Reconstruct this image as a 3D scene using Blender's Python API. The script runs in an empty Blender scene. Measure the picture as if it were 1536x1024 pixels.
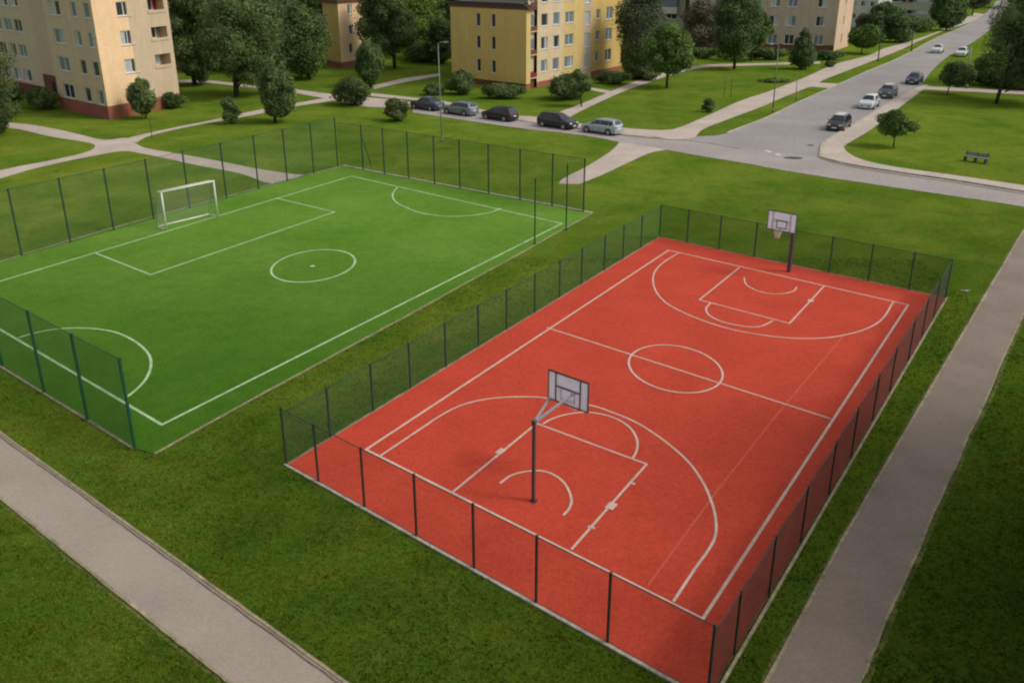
import bpy, bmesh, math, random
import numpy as np
from mathutils import Vector, Matrix
random.seed(4)
scn = bpy.context.scene
col = scn.collection
# ------------------------------------------------------------------ camera
F, HC = 1400.0, 17.5                       # focal length in photo pixels, eye height in metres
PITCH = math.atan(587 / 1400.0)
cam_d = bpy.data.cameras.new('camera'); cam = bpy.data.objects.new('camera', cam_d); col.objects.link(cam)
cam.location = (0, 0, HC); cam.rotation_euler = (math.pi / 2 - PITCH, 0, 0)
cam_d.sensor_width = 36; cam_d.lens = 36 * F / 1536; cam_d.clip_end = 6000; cam_d.clip_start = .5
scn.camera = cam
C = Vector((0, 0, HC)); WV = Vector((0, math.cos(PITCH), -math.sin(PITCH))); UV = Vector((0, math.sin(PITCH), math.cos(PITCH)))
def ray(x, y): return WV * F + Vector((1, 0, 0)) * (x - 768) + UV * (512 - y)
def G(x, y, z=0.0):
    d = ray(x, y); t = (z - HC) / d.z; p = C + d * t; return Vector((p.x, p.y, z))
def PR(P):
    d = Vector(P) - C; w = d.dot(WV); return 768 + F * d.x / w, 512 - F * d.dot(UV) / w
def HT(x, y, ytop, P=None):                # height above ground point whose picture row is ytop
    P = P or G(x, y); d = P - C; k = (512 - ytop) / F
    # (d.UV + h UVz) = k (d.WV + h WVz)
    return (k * d.dot(WV) - d.dot(UV)) / (UV.z - k * WV.z)
def SC(P): return F / (Vector(P) - C).dot(WV)
# ------------------------------------------------------------------ materials
def new_mat(name):
    m = bpy.data.materials.new(name); m.use_nodes = True; nt = m.node_tree
    return m, nt, nt.nodes['Principled BSDF']
def N(nt, t, **k):
    n = nt.nodes.new(t)
    for a, b in k.items():
        if a.startswith('i_'): n.inputs[a[2:].replace('_', ' ')].default_value = b
        else: setattr(n, a, b)
    return n
def noise(nt, co, scale, detail=3, rough=.55, dist=0):
    n = N(nt, 'ShaderNodeTexNoise'); n.inputs['Scale'].default_value = scale; n.inputs['Detail'].default_value = detail
    n.inputs['Roughness'].default_value = rough; n.inputs['Distortion'].default_value = dist; nt.links.new(co, n.inputs['Vector']); return n.outputs['Fac']
def ramp(nt, f, a, b, ca=(0, 0, 0, 1), cb=(1, 1, 1, 1)):
    r = N(nt, 'ShaderNodeValToRGB'); e = r.color_ramp.elements; e[0].position = a; e[1].position = b; e[0].color = ca; e[1].color = cb
    nt.links.new(f, r.inputs['Fac']); return r.outputs['Color']
def mix(nt, f, a, b, mode='MIX'):
    m = N(nt, 'ShaderNodeMix', data_type='RGBA', blend_type=mode)
    for s, v in ((0, f), (6, a), (7, b)):
        if isinstance(v, (int, float)): m.inputs[s].default_value = v
        elif isinstance(v, tuple): m.inputs[s].default_value = v if len(v) == 4 else (*v, 1)
        else: nt.links.new(v, m.inputs[s])
    return m.outputs[2]
def coords(nt, obj=False): return N(nt, 'ShaderNodeTexCoord').outputs['Object'] if obj else N(nt, 'ShaderNodeNewGeometry').outputs['Position']
def bump(nt, h, st, dist, b):
    n = N(nt, 'ShaderNodeBump'); n.inputs['Strength'].default_value = st; n.inputs['Distance'].default_value = dist
    nt.links.new(h, n.inputs['Height']); nt.links.new(n.outputs[0], b.inputs['Normal'])
def surf(name, c, var=.25, big=.25, fine=9, rough=.9, metal=0, c2=None, fv=.35, bmp=.15, obj=False, spec=.3):
    """base colour with broad patches and fine grain"""
    m, nt, b = new_mat(name); co = coords(nt, obj)
    d = tuple(x * (1 - var) for x in c); l = tuple(min(1, x * (1 + var)) for x in c)
    if c2: d = c2
    a = mix(nt, ramp(nt, noise(nt, co, big, 4, .6), .32, .68), d, l)
    g = ramp(nt, noise(nt, co, fine, 2, .7), .25, .75, (1 - fv,) * 3 + (1,), (1 + fv,) * 3 + (1,))
    a = mix(nt, 1.0, a, g, 'MULTIPLY')
    g = ramp(nt, noise(nt, co, fine * .4, 2, .8), .25, .75, (1 - fv * .5,) * 3 + (1,), (1 + fv * .5,) * 3 + (1,)); a = mix(nt, 1.0, a, g, 'MULTIPLY')
    nt.links.new(a, b.inputs['Base Color']); b.inputs['Roughness'].default_value = rough; b.inputs['Metallic'].default_value = metal
    b.inputs['Specular IOR Level'].default_value = spec
    if bmp: bump(nt, noise(nt, co, fine * 1.5, 2), bmp, .03, b)
    return m
def flat(name, c, rough=.5, metal=0, spec=.5, coat=0, fine=20, fv=.08):
    m = surf(name, c, .06, 1.5, fine, rough, metal, fv=fv, bmp=0, obj=True, spec=spec)
    if coat: m.node_tree.nodes['Principled BSDF'].inputs['Coat Weight'].default_value = coat
    return m
def dist_fac(nt, co, y0, y1, x=0):
    s = N(nt, 'ShaderNodeSeparateXYZ'); nt.links.new(co, s.inputs[0])
    m = N(nt, 'ShaderNodeMapRange'); m.inputs['From Min'].default_value = y0; m.inputs['From Max'].default_value = y1
    if x:
        a = N(nt, 'ShaderNodeMath', operation='MULTIPLY_ADD'); nt.links.new(s.outputs['X'], a.inputs[0]); a.inputs[1].default_value = x; nt.links.new(s.outputs['Y'], a.inputs[2])
        nt.links.new(a.outputs[0], m.inputs['Value'])
    else: nt.links.new(s.outputs['Y'], m.inputs['Value'])
    return m.outputs[0]
def grass_mat():
    m, nt, b = new_mat('lawn'); co = coords(nt)
    # shade put into the near grass colour, brighter and yellower green further out
    shade_a, shade_b = (.044, .096, .010, 1), (.084, .136, .016, 1)
    lit_a, lit_b = (.082, .165, .017, 1), (.150, .222, .032, 1)
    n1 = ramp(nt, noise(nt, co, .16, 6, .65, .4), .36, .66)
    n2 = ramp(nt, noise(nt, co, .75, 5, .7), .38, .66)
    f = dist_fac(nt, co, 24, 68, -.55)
    near = mix(nt, n1, shade_a, shade_b); far = mix(nt, n1, lit_a, lit_b)
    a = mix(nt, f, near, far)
    a = mix(nt, dist_fac(nt, co, 22, 8, -.55), a, (.028, .058, .007, 1))  # extra shade painted into the grass towards the near right corner
    br = mix(nt, 1.0, a, (1.28, .93, .9, 1), 'MULTIPLY')
    a = mix(nt, n2, a, br)
    dk = ramp(nt, noise(nt, co, .5, 5, .75, 1.0), .30, .52, (.74, .78, .8, 1), (1, 1, 1, 1)); a = mix(nt, 1.0, a, dk, 'MULTIPLY')
    dk = ramp(nt, noise(nt, co, .035, 4, .6), .38, .62, (.80, .88, .86, 1), (1.06, 1.04, 1, 1)); a = mix(nt, 1.0, a, dk, 'MULTIPLY')
    # brown worn spots
    sp = ramp(nt, noise(nt, co, .33, 4, .7), .66, .8); a = mix(nt, sp, a, (.14, .095, .03, 1))
    g = ramp(nt, noise(nt, co, 9, 3, .8), .3, .7, (.60, .62, .6, 1), (1.4, 1.38, 1.3, 1)); a = mix(nt, 1.0, a, g, 'MULTIPLY')
    g = ramp(nt, noise(nt, co, 2.6, 3, .8), .3, .7, (.82, .82, .82, 1), (1.18, 1.18, 1.1, 1)); a = mix(nt, 1.0, a, g, 'MULTIPLY')
    nt.links.new(a, b.inputs['Base Color']); b.inputs['Roughness'].default_value = 1; b.inputs['Specular IOR Level'].default_value = .0
    bump(nt, noise(nt, co, 14, 4, .7), .5, .06, b); return m
def blade_mat():
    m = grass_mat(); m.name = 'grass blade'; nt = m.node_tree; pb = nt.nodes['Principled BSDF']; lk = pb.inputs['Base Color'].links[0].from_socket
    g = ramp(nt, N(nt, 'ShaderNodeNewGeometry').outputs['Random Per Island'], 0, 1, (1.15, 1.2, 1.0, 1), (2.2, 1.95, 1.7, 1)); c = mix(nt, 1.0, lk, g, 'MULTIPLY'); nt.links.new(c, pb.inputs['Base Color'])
    return m
def turf_mat():
    m, nt, b = new_mat('artificial turf'); co = coords(nt)
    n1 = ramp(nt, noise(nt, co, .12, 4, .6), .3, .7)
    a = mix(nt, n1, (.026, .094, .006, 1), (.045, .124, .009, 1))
    f = dist_fac(nt, co, 26, 62)  # darker near, brighter far: the change of light is painted into the turf
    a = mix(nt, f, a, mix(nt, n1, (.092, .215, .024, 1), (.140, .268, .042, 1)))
    g = ramp(nt, noise(nt, co, 10, 3, .8), .3, .7, (.74, .76, .7, 1), (1.26, 1.24, 1.2, 1)); a = mix(nt, 1.0, a, g, 'MULTIPLY')
    g = ramp(nt, noise(nt, co, 1.2, 4, .7), .3, .7, (.88, .90, .88, 1), (1.1, 1.08, 1.1, 1)); a = mix(nt, 1.0, a, g, 'MULTIPLY')
    nt.links.new(a, b.inputs['Base Color']); b.inputs['Roughness'].default_value = .95; b.inputs['Specular IOR Level'].default_value = .02
    bump(nt, noise(nt, co, 18, 3, .7), .35, .04, b); return m
def leaf_mat(name, a, b_, trans=.18):
    m, nt, b = new_mat(name); geo = N(nt, 'ShaderNodeNewGeometry')
    f = noise(nt, geo.outputs['Position'], .45, 3); f2 = N(nt, 'ShaderNodeMath', operation='MULTIPLY_ADD'); nt.links.new(geo.outputs['Random Per Island'], f2.inputs[0])
    f2.inputs[1].default_value = .6; f2.inputs[2].default_value = -.3
    f3 = N(nt, 'ShaderNodeMath', operation='ADD', use_clamp=True); nt.links.new(ramp(nt, f, .36, .64), f3.inputs[0]); nt.links.new(f2.outputs[0], f3.inputs[1])
    c = mix(nt, f3.outputs[0], (*a, 1), (*b_, 1)); nt.links.new(c, b.inputs['Base Color']); b.inputs['Roughness'].default_value = .65; b.inputs['Specular IOR Level'].default_value = .25
    t = N(nt, 'ShaderNodeBsdfTranslucent'); nt.links.new(c, t.inputs['Color']); ms = N(nt, 'ShaderNodeMixShader'); ms.inputs[0].default_value = trans
    nt.links.new(b.outputs[0], ms.inputs[1]); nt.links.new(t.outputs[0], ms.inputs[2]); nt.links.new(ms.outputs[0], nt.nodes['Material Output'].inputs['Surface']); return m
def mesh_mat(name, c, cover, obj=False):
    """woven fence mesh: fine open weave, the given share of it is wire"""
    m, nt, b = new_mat(name); b.inputs['Base Color'].default_value = (*c, 1); b.inputs['Roughness'].default_value = .6
    t = N(nt, 'ShaderNodeBsdfTransparent'); ms = N(nt, 'ShaderNodeMixShader'); co = coords(nt)
    f = ramp(nt, noise(nt, co, 1.1, 3, .7), .25, .75, (cover * .82,) * 3 + (1,), (cover * 1.18,) * 3 + (1,))
    uv = N(nt, 'ShaderNodeUVMap'); s = N(nt, 'ShaderNodeSeparateXYZ'); nt.links.new(uv.outputs[0], s.inputs[0])
    outs = []
    for ax in (0, 1):        # the wire grid: 20 cm stronger wires over the fine weave
        w = N(nt, 'ShaderNodeMath', operation='MULTIPLY'); nt.links.new(s.outputs[ax], w.inputs[0]); w.inputs[1].default_value = 5
        fr = N(nt, 'ShaderNodeMath', operation='FRACT'); nt.links.new(w.outputs[0], fr.inputs[0])
        lt = N(nt, 'ShaderNodeMath', operation='LESS_THAN'); nt.links.new(fr.outputs[0], lt.inputs[0]); lt.inputs[1].default_value = .07; outs.append(lt.outputs[0])
    mx = N(nt, 'ShaderNodeMath', operation='MAXIMUM'); nt.links.new(outs[0], mx.inputs[0]); nt.links.new(outs[1], mx.inputs[1])
    ma = N(nt, 'ShaderNodeMath', operation='MULTIPLY_ADD', use_clamp=True); nt.links.new(mx.outputs[0], ma.inputs[0]); ma.inputs[1].default_value = .10; nt.links.new(f, ma.inputs[2])
    nt.links.new(ma.outputs[0], ms.inputs[0]); nt.links.new(t.outputs[0], ms.inputs[1]); nt.links.new(b.outputs[0], ms.inputs[2])
    nt.links.new(ms.outputs[0], nt.nodes['Material Output'].inputs['Surface']); return m
M = dict(
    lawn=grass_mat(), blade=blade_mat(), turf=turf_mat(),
    court=surf('red acrylic court', (.52, .064, .035), .06, .35, 10, .85, c2=(.47, .056, .030), fv=.19, spec=.12, bmp=.1),
    line=surf('white court paint', (.60, .46, .39), .14, 1.2, 11, .8, fv=.16, bmp=0),
    linefaint=surf('ghost line paint', (.56, .105, .068), .1, 1.2, 11, .8, fv=.2, bmp=0),
    tline=surf('turf line', (.40, .55, .31), .2, 1.0, 10, .85, fv=.22, bmp=0),
    path=surf('path asphalt', (.345, .295, .250), .08, .35, 12, .9, fv=.13, bmp=.2),
    pathdark=surf('shaded path asphalt', (.235, .193, .157), .12, .4, 12, .9, fv=.14, bmp=.2),  # darker copy of the path asphalt, shade put into the colour
    pave=surf('pale paving', (.48, .405, .35), .12, .3, 5, .9, fv=.18, bmp=.1),
    road=surf('road asphalt', (.30, .28, .275), .13, .12, 5, .85, fv=.20, bmp=.1),
    street=surf('side street asphalt', (.345, .31, .295), .12, .12, 5, .85, fv=.20, bmp=.1),
    kerb=surf('concrete kerb', (.40, .37, .31), .2, .7, 6, .9),
    edging=surf('edging stone', (.30, .26, .17), .3, .8, 6, .9, fv=.3),
    kerbdark=surf('weathered kerb', (.14, .12, .09), .3, .8, 6, .9),
    dirt=surf('bare soil', (.20, .16, .055), .3, .9, 8, .95, fv=.35),
    drygrass=surf('dry grass edge', (.095, .115, .022), .35, .8, 8, .95, fv=.4),
    roadline=surf('road paint', (.62, .60, .57), .2, 2, 8, .8),
    iron=surf('cast iron', (.07, .06, .055), .2, 2, 8, .7),
    post=flat('dark green post', (.022, .060, .048), .55), postg=flat('green post', (.012, .090, .045), .5),
    postk=flat('anthracite post', (.028, .044, .040), .55),
    meshl=mesh_mat('dark green mesh', (.035, .10, .055), .20), meshn=mesh_mat('blue green mesh', (.014, .105, .038), .36),
    meshb=mesh_mat('court mesh green', (.024, .110, .045), .29), meshf=mesh_mat('front court mesh', (.09, .08, .07), .12),
    meshr=mesh_mat('oblique court mesh', (.035, .032, .028), .60), meshx=mesh_mat('far court mesh', (.022, .085, .030), .30),
    net=mesh_mat('white net', (.55, .58, .50), .10), netb=mesh_mat('cord net', (.85, .85, .8), .45),
    white=flat('white painted metal', (.74, .74, .70), .45), galv=flat('galvanised steel', (.38, .42, .47), .4, .35),
    pole=flat('dark steel pole', (.085, .085, .095), .45), board=flat('grey backboard', (.86, .90, .95), .4), boardw=flat('white backboard', (.93, .94, .97), .4),
    frame=flat('board frame', (.07, .085, .095), .5), black=flat('black line', (.05, .05, .07), .5), orange=flat('orange rim', (.10, .08, .12), .5),
    lamp=flat('lamp grey', (.24, .27, .26), .5, .1), postgrey=flat('green grey pole', (.14, .17, .15), .5), concrete=surf('grey concrete', (.20, .215, .22), .15, 1, 8, .85, obj=True),
    bark=surf('bark', (.055, .043, .034), .3, 2, 9, .95, obj=True, bmp=.5),
    glass=flat('window glass', (.035, .045, .055), .12, spec=.6), glassl=flat('pale window glass', (.16, .21, .25), .2, spec=.6),
    curtain=flat('curtained pane', (.42, .45, .46), .35), wframe=flat('white window frame', (.66, .67, .66), .5),
    tyre=flat('tyre rubber', (.02, .02, .021), .8), rim=flat('alloy rim', (.34, .35, .37), .35, .6), cglass=flat('car glass', (.018, .024, .032), .08, spec=.8),
    lens=flat('headlamp lens', (.65, .66, .66), .15), red=flat('tail lamp', (.35, .02, .02), .25), plate=flat('number plate', (.7, .7, .66), .5), trim=flat('dark trim', (.025, .025, .027), .6),
)
for k in ('board', 'boardw'):          # milky acrylic boards let light through
    nt = M[k].node_tree; pb = nt.nodes['Principled BSDF']; tr = N(nt, 'ShaderNodeBsdfTranslucent'); tr.inputs['Color'].default_value = (.86, .92, 1, 1)
    ms = N(nt, 'ShaderNodeMixShader'); ms.inputs[0].default_value = .62; nt.links.new(pb.outputs[0], ms.inputs[1]); nt.links.new(tr.outputs[0], ms.inputs[2]); nt.links.new(ms.outputs[0], nt.nodes['Material Output'].inputs['Surface'])
def render_wall(name, c, v=.06, streak=.12):
    m, nt, b = new_mat(name); co = coords(nt)
    a = mix(nt, ramp(nt, noise(nt, co, .5, 5, .65), .3, .7), tuple(x * (1 - v) for x in c) + (1,), tuple(x * (1 + v) for x in c) + (1,))
    mp = N(nt, 'ShaderNodeMapping'); mp.inputs['Scale'].default_value = (1.6, 1.6, .12); nt.links.new(co, mp.inputs[0])
    s = ramp(nt, noise(nt, mp.outputs[0], 1.0, 4, .7), .45, .75, (1, 1, 1, 1), (1 - streak,) * 3 + (1,)); a = mix(nt, 1.0, a, s, 'MULTIPLY')
    g = ramp(nt, noise(nt, co, 5, 3, .8), .3, .7, (.90,) * 3 + (1,), (1.10,) * 3 + (1,)); a = mix(nt, 1.0, a, g, 'MULTIPLY')
    nt.links.new(a, b.inputs['Base Color']); b.inputs['Roughness'].default_value = .9; b.inputs['Specular IOR Level'].default_value = .2
    return m
W = dict(
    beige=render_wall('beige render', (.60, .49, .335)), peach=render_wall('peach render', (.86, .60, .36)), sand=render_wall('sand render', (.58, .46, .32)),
    cream=render_wall('cream render', (.66, .52, .34)), pale=render_wall('pale render', (.58, .45, .31)), ochre=render_wall('ochre render', (.69, .49, .18)), yellow=render_wall('yellow render', (.66, .49, .21)),
    gold=render_wall('golden render', (.68, .48, .17)), plinth=render_wall('red plinth', (.34, .115, .085)), brown=render_wall('brown panel', (.17, .065, .045)),
    grey=render_wall('grey render', (.38, .36, .31)), rose=render_wall('rose beige render', (.46, .375, .30)), roseL=render_wall('sunlit rose render', (.62, .45, .32)),  # roseL: lit copy of the rose wall, sunlight put into its colour
    roof=render_wall('dark roofing', (.055, .045, .045)), fascia=render_wall('brown fascia', (.17, .06, .04)), gravel=render_wall('gravel roof', (.36, .34, .30)),
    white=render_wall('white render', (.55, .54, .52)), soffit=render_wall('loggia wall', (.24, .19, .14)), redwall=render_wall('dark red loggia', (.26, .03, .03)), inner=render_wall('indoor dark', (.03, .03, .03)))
L = dict(
    dark=leaf_mat('dark leaves', (.052, .088, .026), (.175, .235, .072)), deep=leaf_mat('deep green leaves', (.046, .090, .028), (.15, .22, .066)),
    mid=leaf_mat('mid green leaves', (.062, .12, .024), (.175, .26, .058)), light=leaf_mat('light green leaves', (.10, .18, .026), (.20, .29, .045)),
    olive=leaf_mat('olive leaves', (.056, .086, .026), (.14, .175, .056)), grey=leaf_mat('grey green leaves', (.060, .088, .046), (.14, .165, .09)),
    rust=leaf_mat('rusty twigs', (.11, .105, .068), (.22, .20, .135)), bright=leaf_mat('fresh green leaves', (.055, .115, .018), (.12, .20, .034)))
# ------------------------------------------------------------------ object helpers
def tag(o, label=None, cat=None, group=None, kind=None):
    if label: o['label'] = label
    if cat: o['category'] = cat
    if group: o['group'] = group
    if kind: o['kind'] = kind
    return o
def empty(name, loc, label, cat, group=None, rz=0):
    o = bpy.data.objects.new(name, None); col.objects.link(o); o.location = loc; o.rotation_euler = (0, 0, rz); o.empty_display_size = .3
    return tag(o, label, cat, group)
def link(name, me, m, parent=None, rel=None):
    """link mesh; vertices are in world space when rel is given, then made relative to it"""
    o = bpy.data.objects.new(name, me); col.objects.link(o)
    if m:
        for q in (m if isinstance(m, (list, tuple)) else [m]): me.materials.append(q)
    if rel is not None: me.transform(Matrix.Translation(-Vector(rel)))
    if parent is not None: o.parent = parent
    return o
class MB:
    def __init__(s): s.bm = bmesh.new()
    def box(s, c, size, axes=None, mi=0):
        c = Vector(c); X, Y, Z = axes or (Vector((1, 0, 0)), Vector((0, 1, 0)), Vector((0, 0, 1)))
        v = [s.bm.verts.new(c + X * (a * size[0] / 2) + Y * (b * size[1] / 2) + Z * (d * size[2] / 2)) for a in (-1, 1) for b in (-1, 1) for d in (-1, 1)]
        for f in ((0, 1, 3, 2), (4, 6, 7, 5), (0, 4, 5, 1), (2, 3, 7, 6), (0, 2, 6, 4), (1, 5, 7, 3)):
            q = s.bm.faces.new([v[i] for i in f]); q.material_index = mi
        return s
    def tube(s, pts, r, n=8, cap=True, smooth=True):
        pts = [Vector(p) for p in pts]; rs = r if isinstance(r, (list, tuple)) else [r] * len(pts); rings = []
        for i, p in enumerate(pts):
            t = (pts[min(i + 1, len(pts) - 1)] - pts[max(i - 1, 0)]).normalized()
            a = t.cross(Vector((0, 0, 1))) if abs(t.z) < .95 else t.cross(Vector((1, 0, 0))); a.normalize(); b = t.cross(a)
            rings.append([s.bm.verts.new(p + a * (rs[i] * math.cos(2 * math.pi * k / n)) + b * (rs[i] * math.sin(2 * math.pi * k / n))) for k in range(n)])
        for i in range(len(rings) - 1):
            for k in range(n):
                f = s.bm.faces.new((rings[i][k], rings[i][(k + 1) % n], rings[i + 1][(k + 1) % n], rings[i + 1][k])); f.smooth = smooth
        if cap: s.bm.faces.new(rings[0][::-1]); s.bm.faces.new(rings[-1])
        return s
    def quad(s, a, b, c, d, mi=0):
        f = s.bm.faces.new([s.bm.verts.new(Vector(p)) for p in (a, b, c, d)]); f.material_index = mi; return s
    def disc(s, c, ax, r, n=20):
        ax = Vector(ax).normalized(); a = ax.orthogonal().normalized(); b = ax.cross(a); c = Vector(c)
        s.bm.faces.new([s.bm.verts.new(c + a * (r * math.cos(2 * math.pi * k / n)) + b * (r * math.sin(2 * math.pi * k / n))) for k in range(n)]); return s
    def build(s, name, m, parent=None, rel=None, bevel=0):
        if bevel: bmesh.ops.bevel(s.bm, geom=list(s.bm.edges), offset=bevel, segments=2, affect='EDGES', clamp_overlap=True)
        bmesh.ops.recalc_face_normals(s.bm, faces=s.bm.faces); me = bpy.data.meshes.new(name); s.bm.to_mesh(me); s.bm.free()
        return link(name, me, m, parent, rel)
def smooth(pts, n=8, closed=False):
    P = [Vector(p) for p in pts]; k = len(P); out = []
    rng = range(k if closed else k - 1)
    for i in rng:
        p1, p2 = P[i], P[(i + 1) % k]
        p0 = P[i - 1] if (i > 0 or closed) else p1 * 2 - p2
        p3 = P[(i + 2) % k] if (i + 2 < k or closed) else p2 * 2 - p1
        for j in range(n):
            t = j / n; out.append(.5 * ((2 * p1) + (p2 - p0) * t + (2 * p0 - 5 * p1 + 4 * p2 - p3) * t * t + (3 * p1 - p0 - 3 * p2 + p3) * t ** 3))
    if not closed: out.append(P[-1])
    return out
POLYS = []
def sheet(name, pts, z, m, parent=None, kind='structure'):
    POLYS.append([(q[0], q[1]) for q in pts])
    """flat polygon on the ground from ground points"""
    bm = bmesh.new(); f = bm.faces.new([bm.verts.new((p[0], p[1], z)) for p in pts])
    bm.normal_update()
    if f.normal.z < 0: f.normal_flip()
    bmesh.ops.triangulate(bm, faces=[f], ngon_method='EAR_CLIP'); me = bpy.data.meshes.new(name); bm.to_mesh(me); bm.free()
    o = link(name, me, m, parent)
    if kind and parent is None: o['kind'] = kind
    return o
def ribbon(name, pts, w, z, m, parent=None, closed=False, h=0, kind='structure'):
    """strip of width w (and height h) along ground points"""
    P = [Vector((p[0], p[1], 0)) for p in pts]; n = len(P); bm = bmesh.new(); Ls, Rs = [], []
    for i in range(n):
        a = P[i - 1] if (i > 0 or closed) else None; b = P[(i + 1) % n] if (i < n - 1 or closed) else None
        d1 = (P[i] - a).normalized() if a is not None else None; d2 = (b - P[i]).normalized() if b is not None else None
        d1 = d1 or d2; d2 = d2 or d1; t = (d1 + d2).normalized(); nn = Vector((-t.y, t.x, 0)); k = 1 / max(.4, nn.dot(Vector((-d1.y, d1.x, 0))))
        Ls.append(P[i] + nn * (w / 2 * k)); Rs.append(P[i] - nn * (w / 2 * k))
    zt = z + h
    tv = [(bm.verts.new((a.x, a.y, zt)), bm.verts.new((b.x, b.y, zt))) for a, b in zip(Ls, Rs)]
    bv = [(bm.verts.new((a.x, a.y, z - .02)), bm.verts.new((b.x, b.y, z - .02))) for a, b in zip(Ls, Rs)] if h else None
    for i in range(n if closed else n - 1):
        j = (i + 1) % n; bm.faces.new((tv[i][0], tv[i][1], tv[j][1], tv[j][0]))
        if h:
            bm.faces.new((tv[i][0], tv[j][0], bv[j][0], bv[i][0])); bm.faces.new((tv[i][1], bv[i][1], bv[j][1], tv[j][1]))
    bmesh.ops.recalc_face_normals(bm, faces=bm.faces)
    bm.normal_update()
    if not h:
        for f in bm.faces:
            if f.normal.z < 0: f.normal_flip()
    me = bpy.data.meshes.new(name); bm.to_mesh(me); bm.free(); o = link(name, me, m, parent)
    if kind and parent is None: o['kind'] = kind
    return o
def GP(L_): return [G(x, y) for x, y in L_]
def rough(pts, amp, seed=1):
    r = random.Random(seed); return [p + Vector((r.uniform(-amp, amp), r.uniform(-amp, amp), 0)) for p in pts]
# ------------------------------------------------------------------ ground, paths, roads
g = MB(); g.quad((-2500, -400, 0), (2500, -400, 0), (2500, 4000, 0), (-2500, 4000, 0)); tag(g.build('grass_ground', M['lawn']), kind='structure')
def S(L_, n=6): return smooth(GP(L_), n)
# near footpath, lower left
up = [(-420, 345), (-200, 504), (0, 649), (207, 798), (414, 948), (513, 1020), (640, 1112), (900, 1300)]
lo = [(-420, 402), (-200, 584), (0, 747), (145, 865), (269, 964), (340, 1020), (430, 1091), (640, 1257)]
U, D = rough(S(up, 10), .012, 1), rough(S(lo, 10), .018, 2)
sheet('footpath', U + D[::-1], .012, M['path'])
ribbon('path_edging', U, .10, .0, M['edging'], h=.04); ribbon('path_edging', rough([p + Vector((-.03, -.16, 0)) for p in U], .01, 3), .07, .016, M['kerbdark'])
ribbon('path_edging', D, .10, .0, M['edging'], h=.035); ribbon('dry_grass_edge', rough([p + Vector((-.1, -.1, 0)) for p in D], 0.03, 8), .10, .008, M['drygrass'])
# right footpath
le = [(1580, 272), (1536, 345), (1455, 482), (1364, 637), (1268, 803), (1151, 1020), (1080, 1155)]
re = [(1610, 306), (1536, 469), (1465, 628), (1401, 770), (1327, 937), (1291, 1020), (1233, 1155)]
U, D = rough(S(le, 6), .012, 4), rough(S(re, 6), .03, 5)
sheet('footpath', U + D[::-1], .012, M['pathdark'])
ribbon('path_edging', U, .10, .0, M['edging'], h=.04); ribbon('path_edging', D, .08, .0, M['edging'], h=.025)
ribbon('dry_grass_edge', rough([p + Vector((-.12, 0, 0)) for p in U], 0.03, 6), .12, .008, M['drygrass']); ribbon('dry_grass_edge', rough([p + Vector((.14, 0, 0)) for p in D], .04, 7), .14, .008, M['drygrass'])
# main road and side street
rl = [(1032, 206), (1060, 204), (1090, 200), (1152, 176), (1202, 152), (1252, 130), (1300, 108), (1352, 86), (1402, 59), (1452, 37), (1476, 22), (1490, 8), (1500, -8), (1508, -30)]
rr = [(1228, 236), (1232, 217), (1250, 205), (1292, 180), (1327, 158), (1377, 131), (1400, 104), (1424, 84), (1462, 62), (1490, 40), (1506, 20), (1514, 4), (1520, -10), (1526, -30)]
RL, RR = S(rl, 4), S(rr, 4)
sheet('road', GP([(1000, 225), (1107, 243), (1190, 258)]) + RR + RL[::-1], .016, M['road'])
su = [(350, 126), (443, 134), (494, 140), (556, 146), (621, 152), (659, 156), (719, 170), (768, 179), (808, 186), (863, 192), (928, 202), (980, 207), (1040, 211), (1110, 222), (1227, 236), (1273, 248), (1355, 261), (1438, 273), (1536, 289), (1700, 315), (1900, 350)]
sl = [(560, 161), (619, 169), (666, 176), (768, 191), (830, 198), (893, 206), (940, 216), (999, 225), (1055, 235), (1107, 243), (1190, 258), (1314, 277), (1438, 295), (1536, 310), (1700, 338), (1900, 376)]
sheet('street', S(su[4:], 4) + S(sl[1:], 4)[::-1], .020, M['street'])
# pavements (raised) with kerbs
def pavement(name, pts, z=.05, m='pave'): return sheet(name, pts, z, M[m])
pavement('pavement', S([(556, 140), (621, 147), (659, 151), (719, 164), (768, 173), (805, 176), (863, 185), (930, 192), (993, 196), (1018, 192), (1043, 182), (1068, 171), (1110, 152), (1152, 138), (1202, 119), (1252, 97), (1302, 84), (1327, 73), (1364, 63), (1414, 45), (1440, 32), (1462, 20)], 3) +
         S([(1478, 22), (1452, 35), (1412, 48), (1372, 65), (1352, 75), (1314, 90), (1252, 114), (1229, 125), (1244, 132), (1217, 131), (1194, 139), (1167, 150), (1152, 157), (1110, 173), (1070, 188), (1051, 197), (1040, 208), (1010, 210), (980, 206), (928, 201), (863, 191), (808, 185), (768, 178), (719, 169), (659, 155), (621, 151), (556, 145)], 3), .045)
pavement('pavement', S([(1228, 235), (1232, 217), (1250, 205), (1292, 180), (1327, 158), (1377, 131), (1392, 128)], 4) + S([(1384, 136), (1352, 160), (1307, 195), (1272, 216), (1267, 225), (1289, 239), (1335, 250), (1418, 262), (1536, 279), (1700, 304), (1900, 338)], 4) + S([(1900, 348), (1700, 313), (1536, 287), (1438, 271), (1355, 259), (1273, 246)], 4), .065)
pavement('pavement', GP([(1385, 129), (1400, 131), (1460, 134), (1560, 138), (1700, 145), (1700, 151), (1560, 144), (1460, 139), (1384, 135)]), .069)
for nm, L_ in (('kerb', [(1230, 233), (1234, 217), (1250, 205), (1292, 181), (1327, 159), (1377, 132)]), ('kerb', [(1227, 235), (1273, 247), (1355, 260), (1438, 272), (1536, 288), (1700, 314)])):
    ribbon(nm, S(L_, 4), .2, 0, M['kerb'], h=.12)
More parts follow.
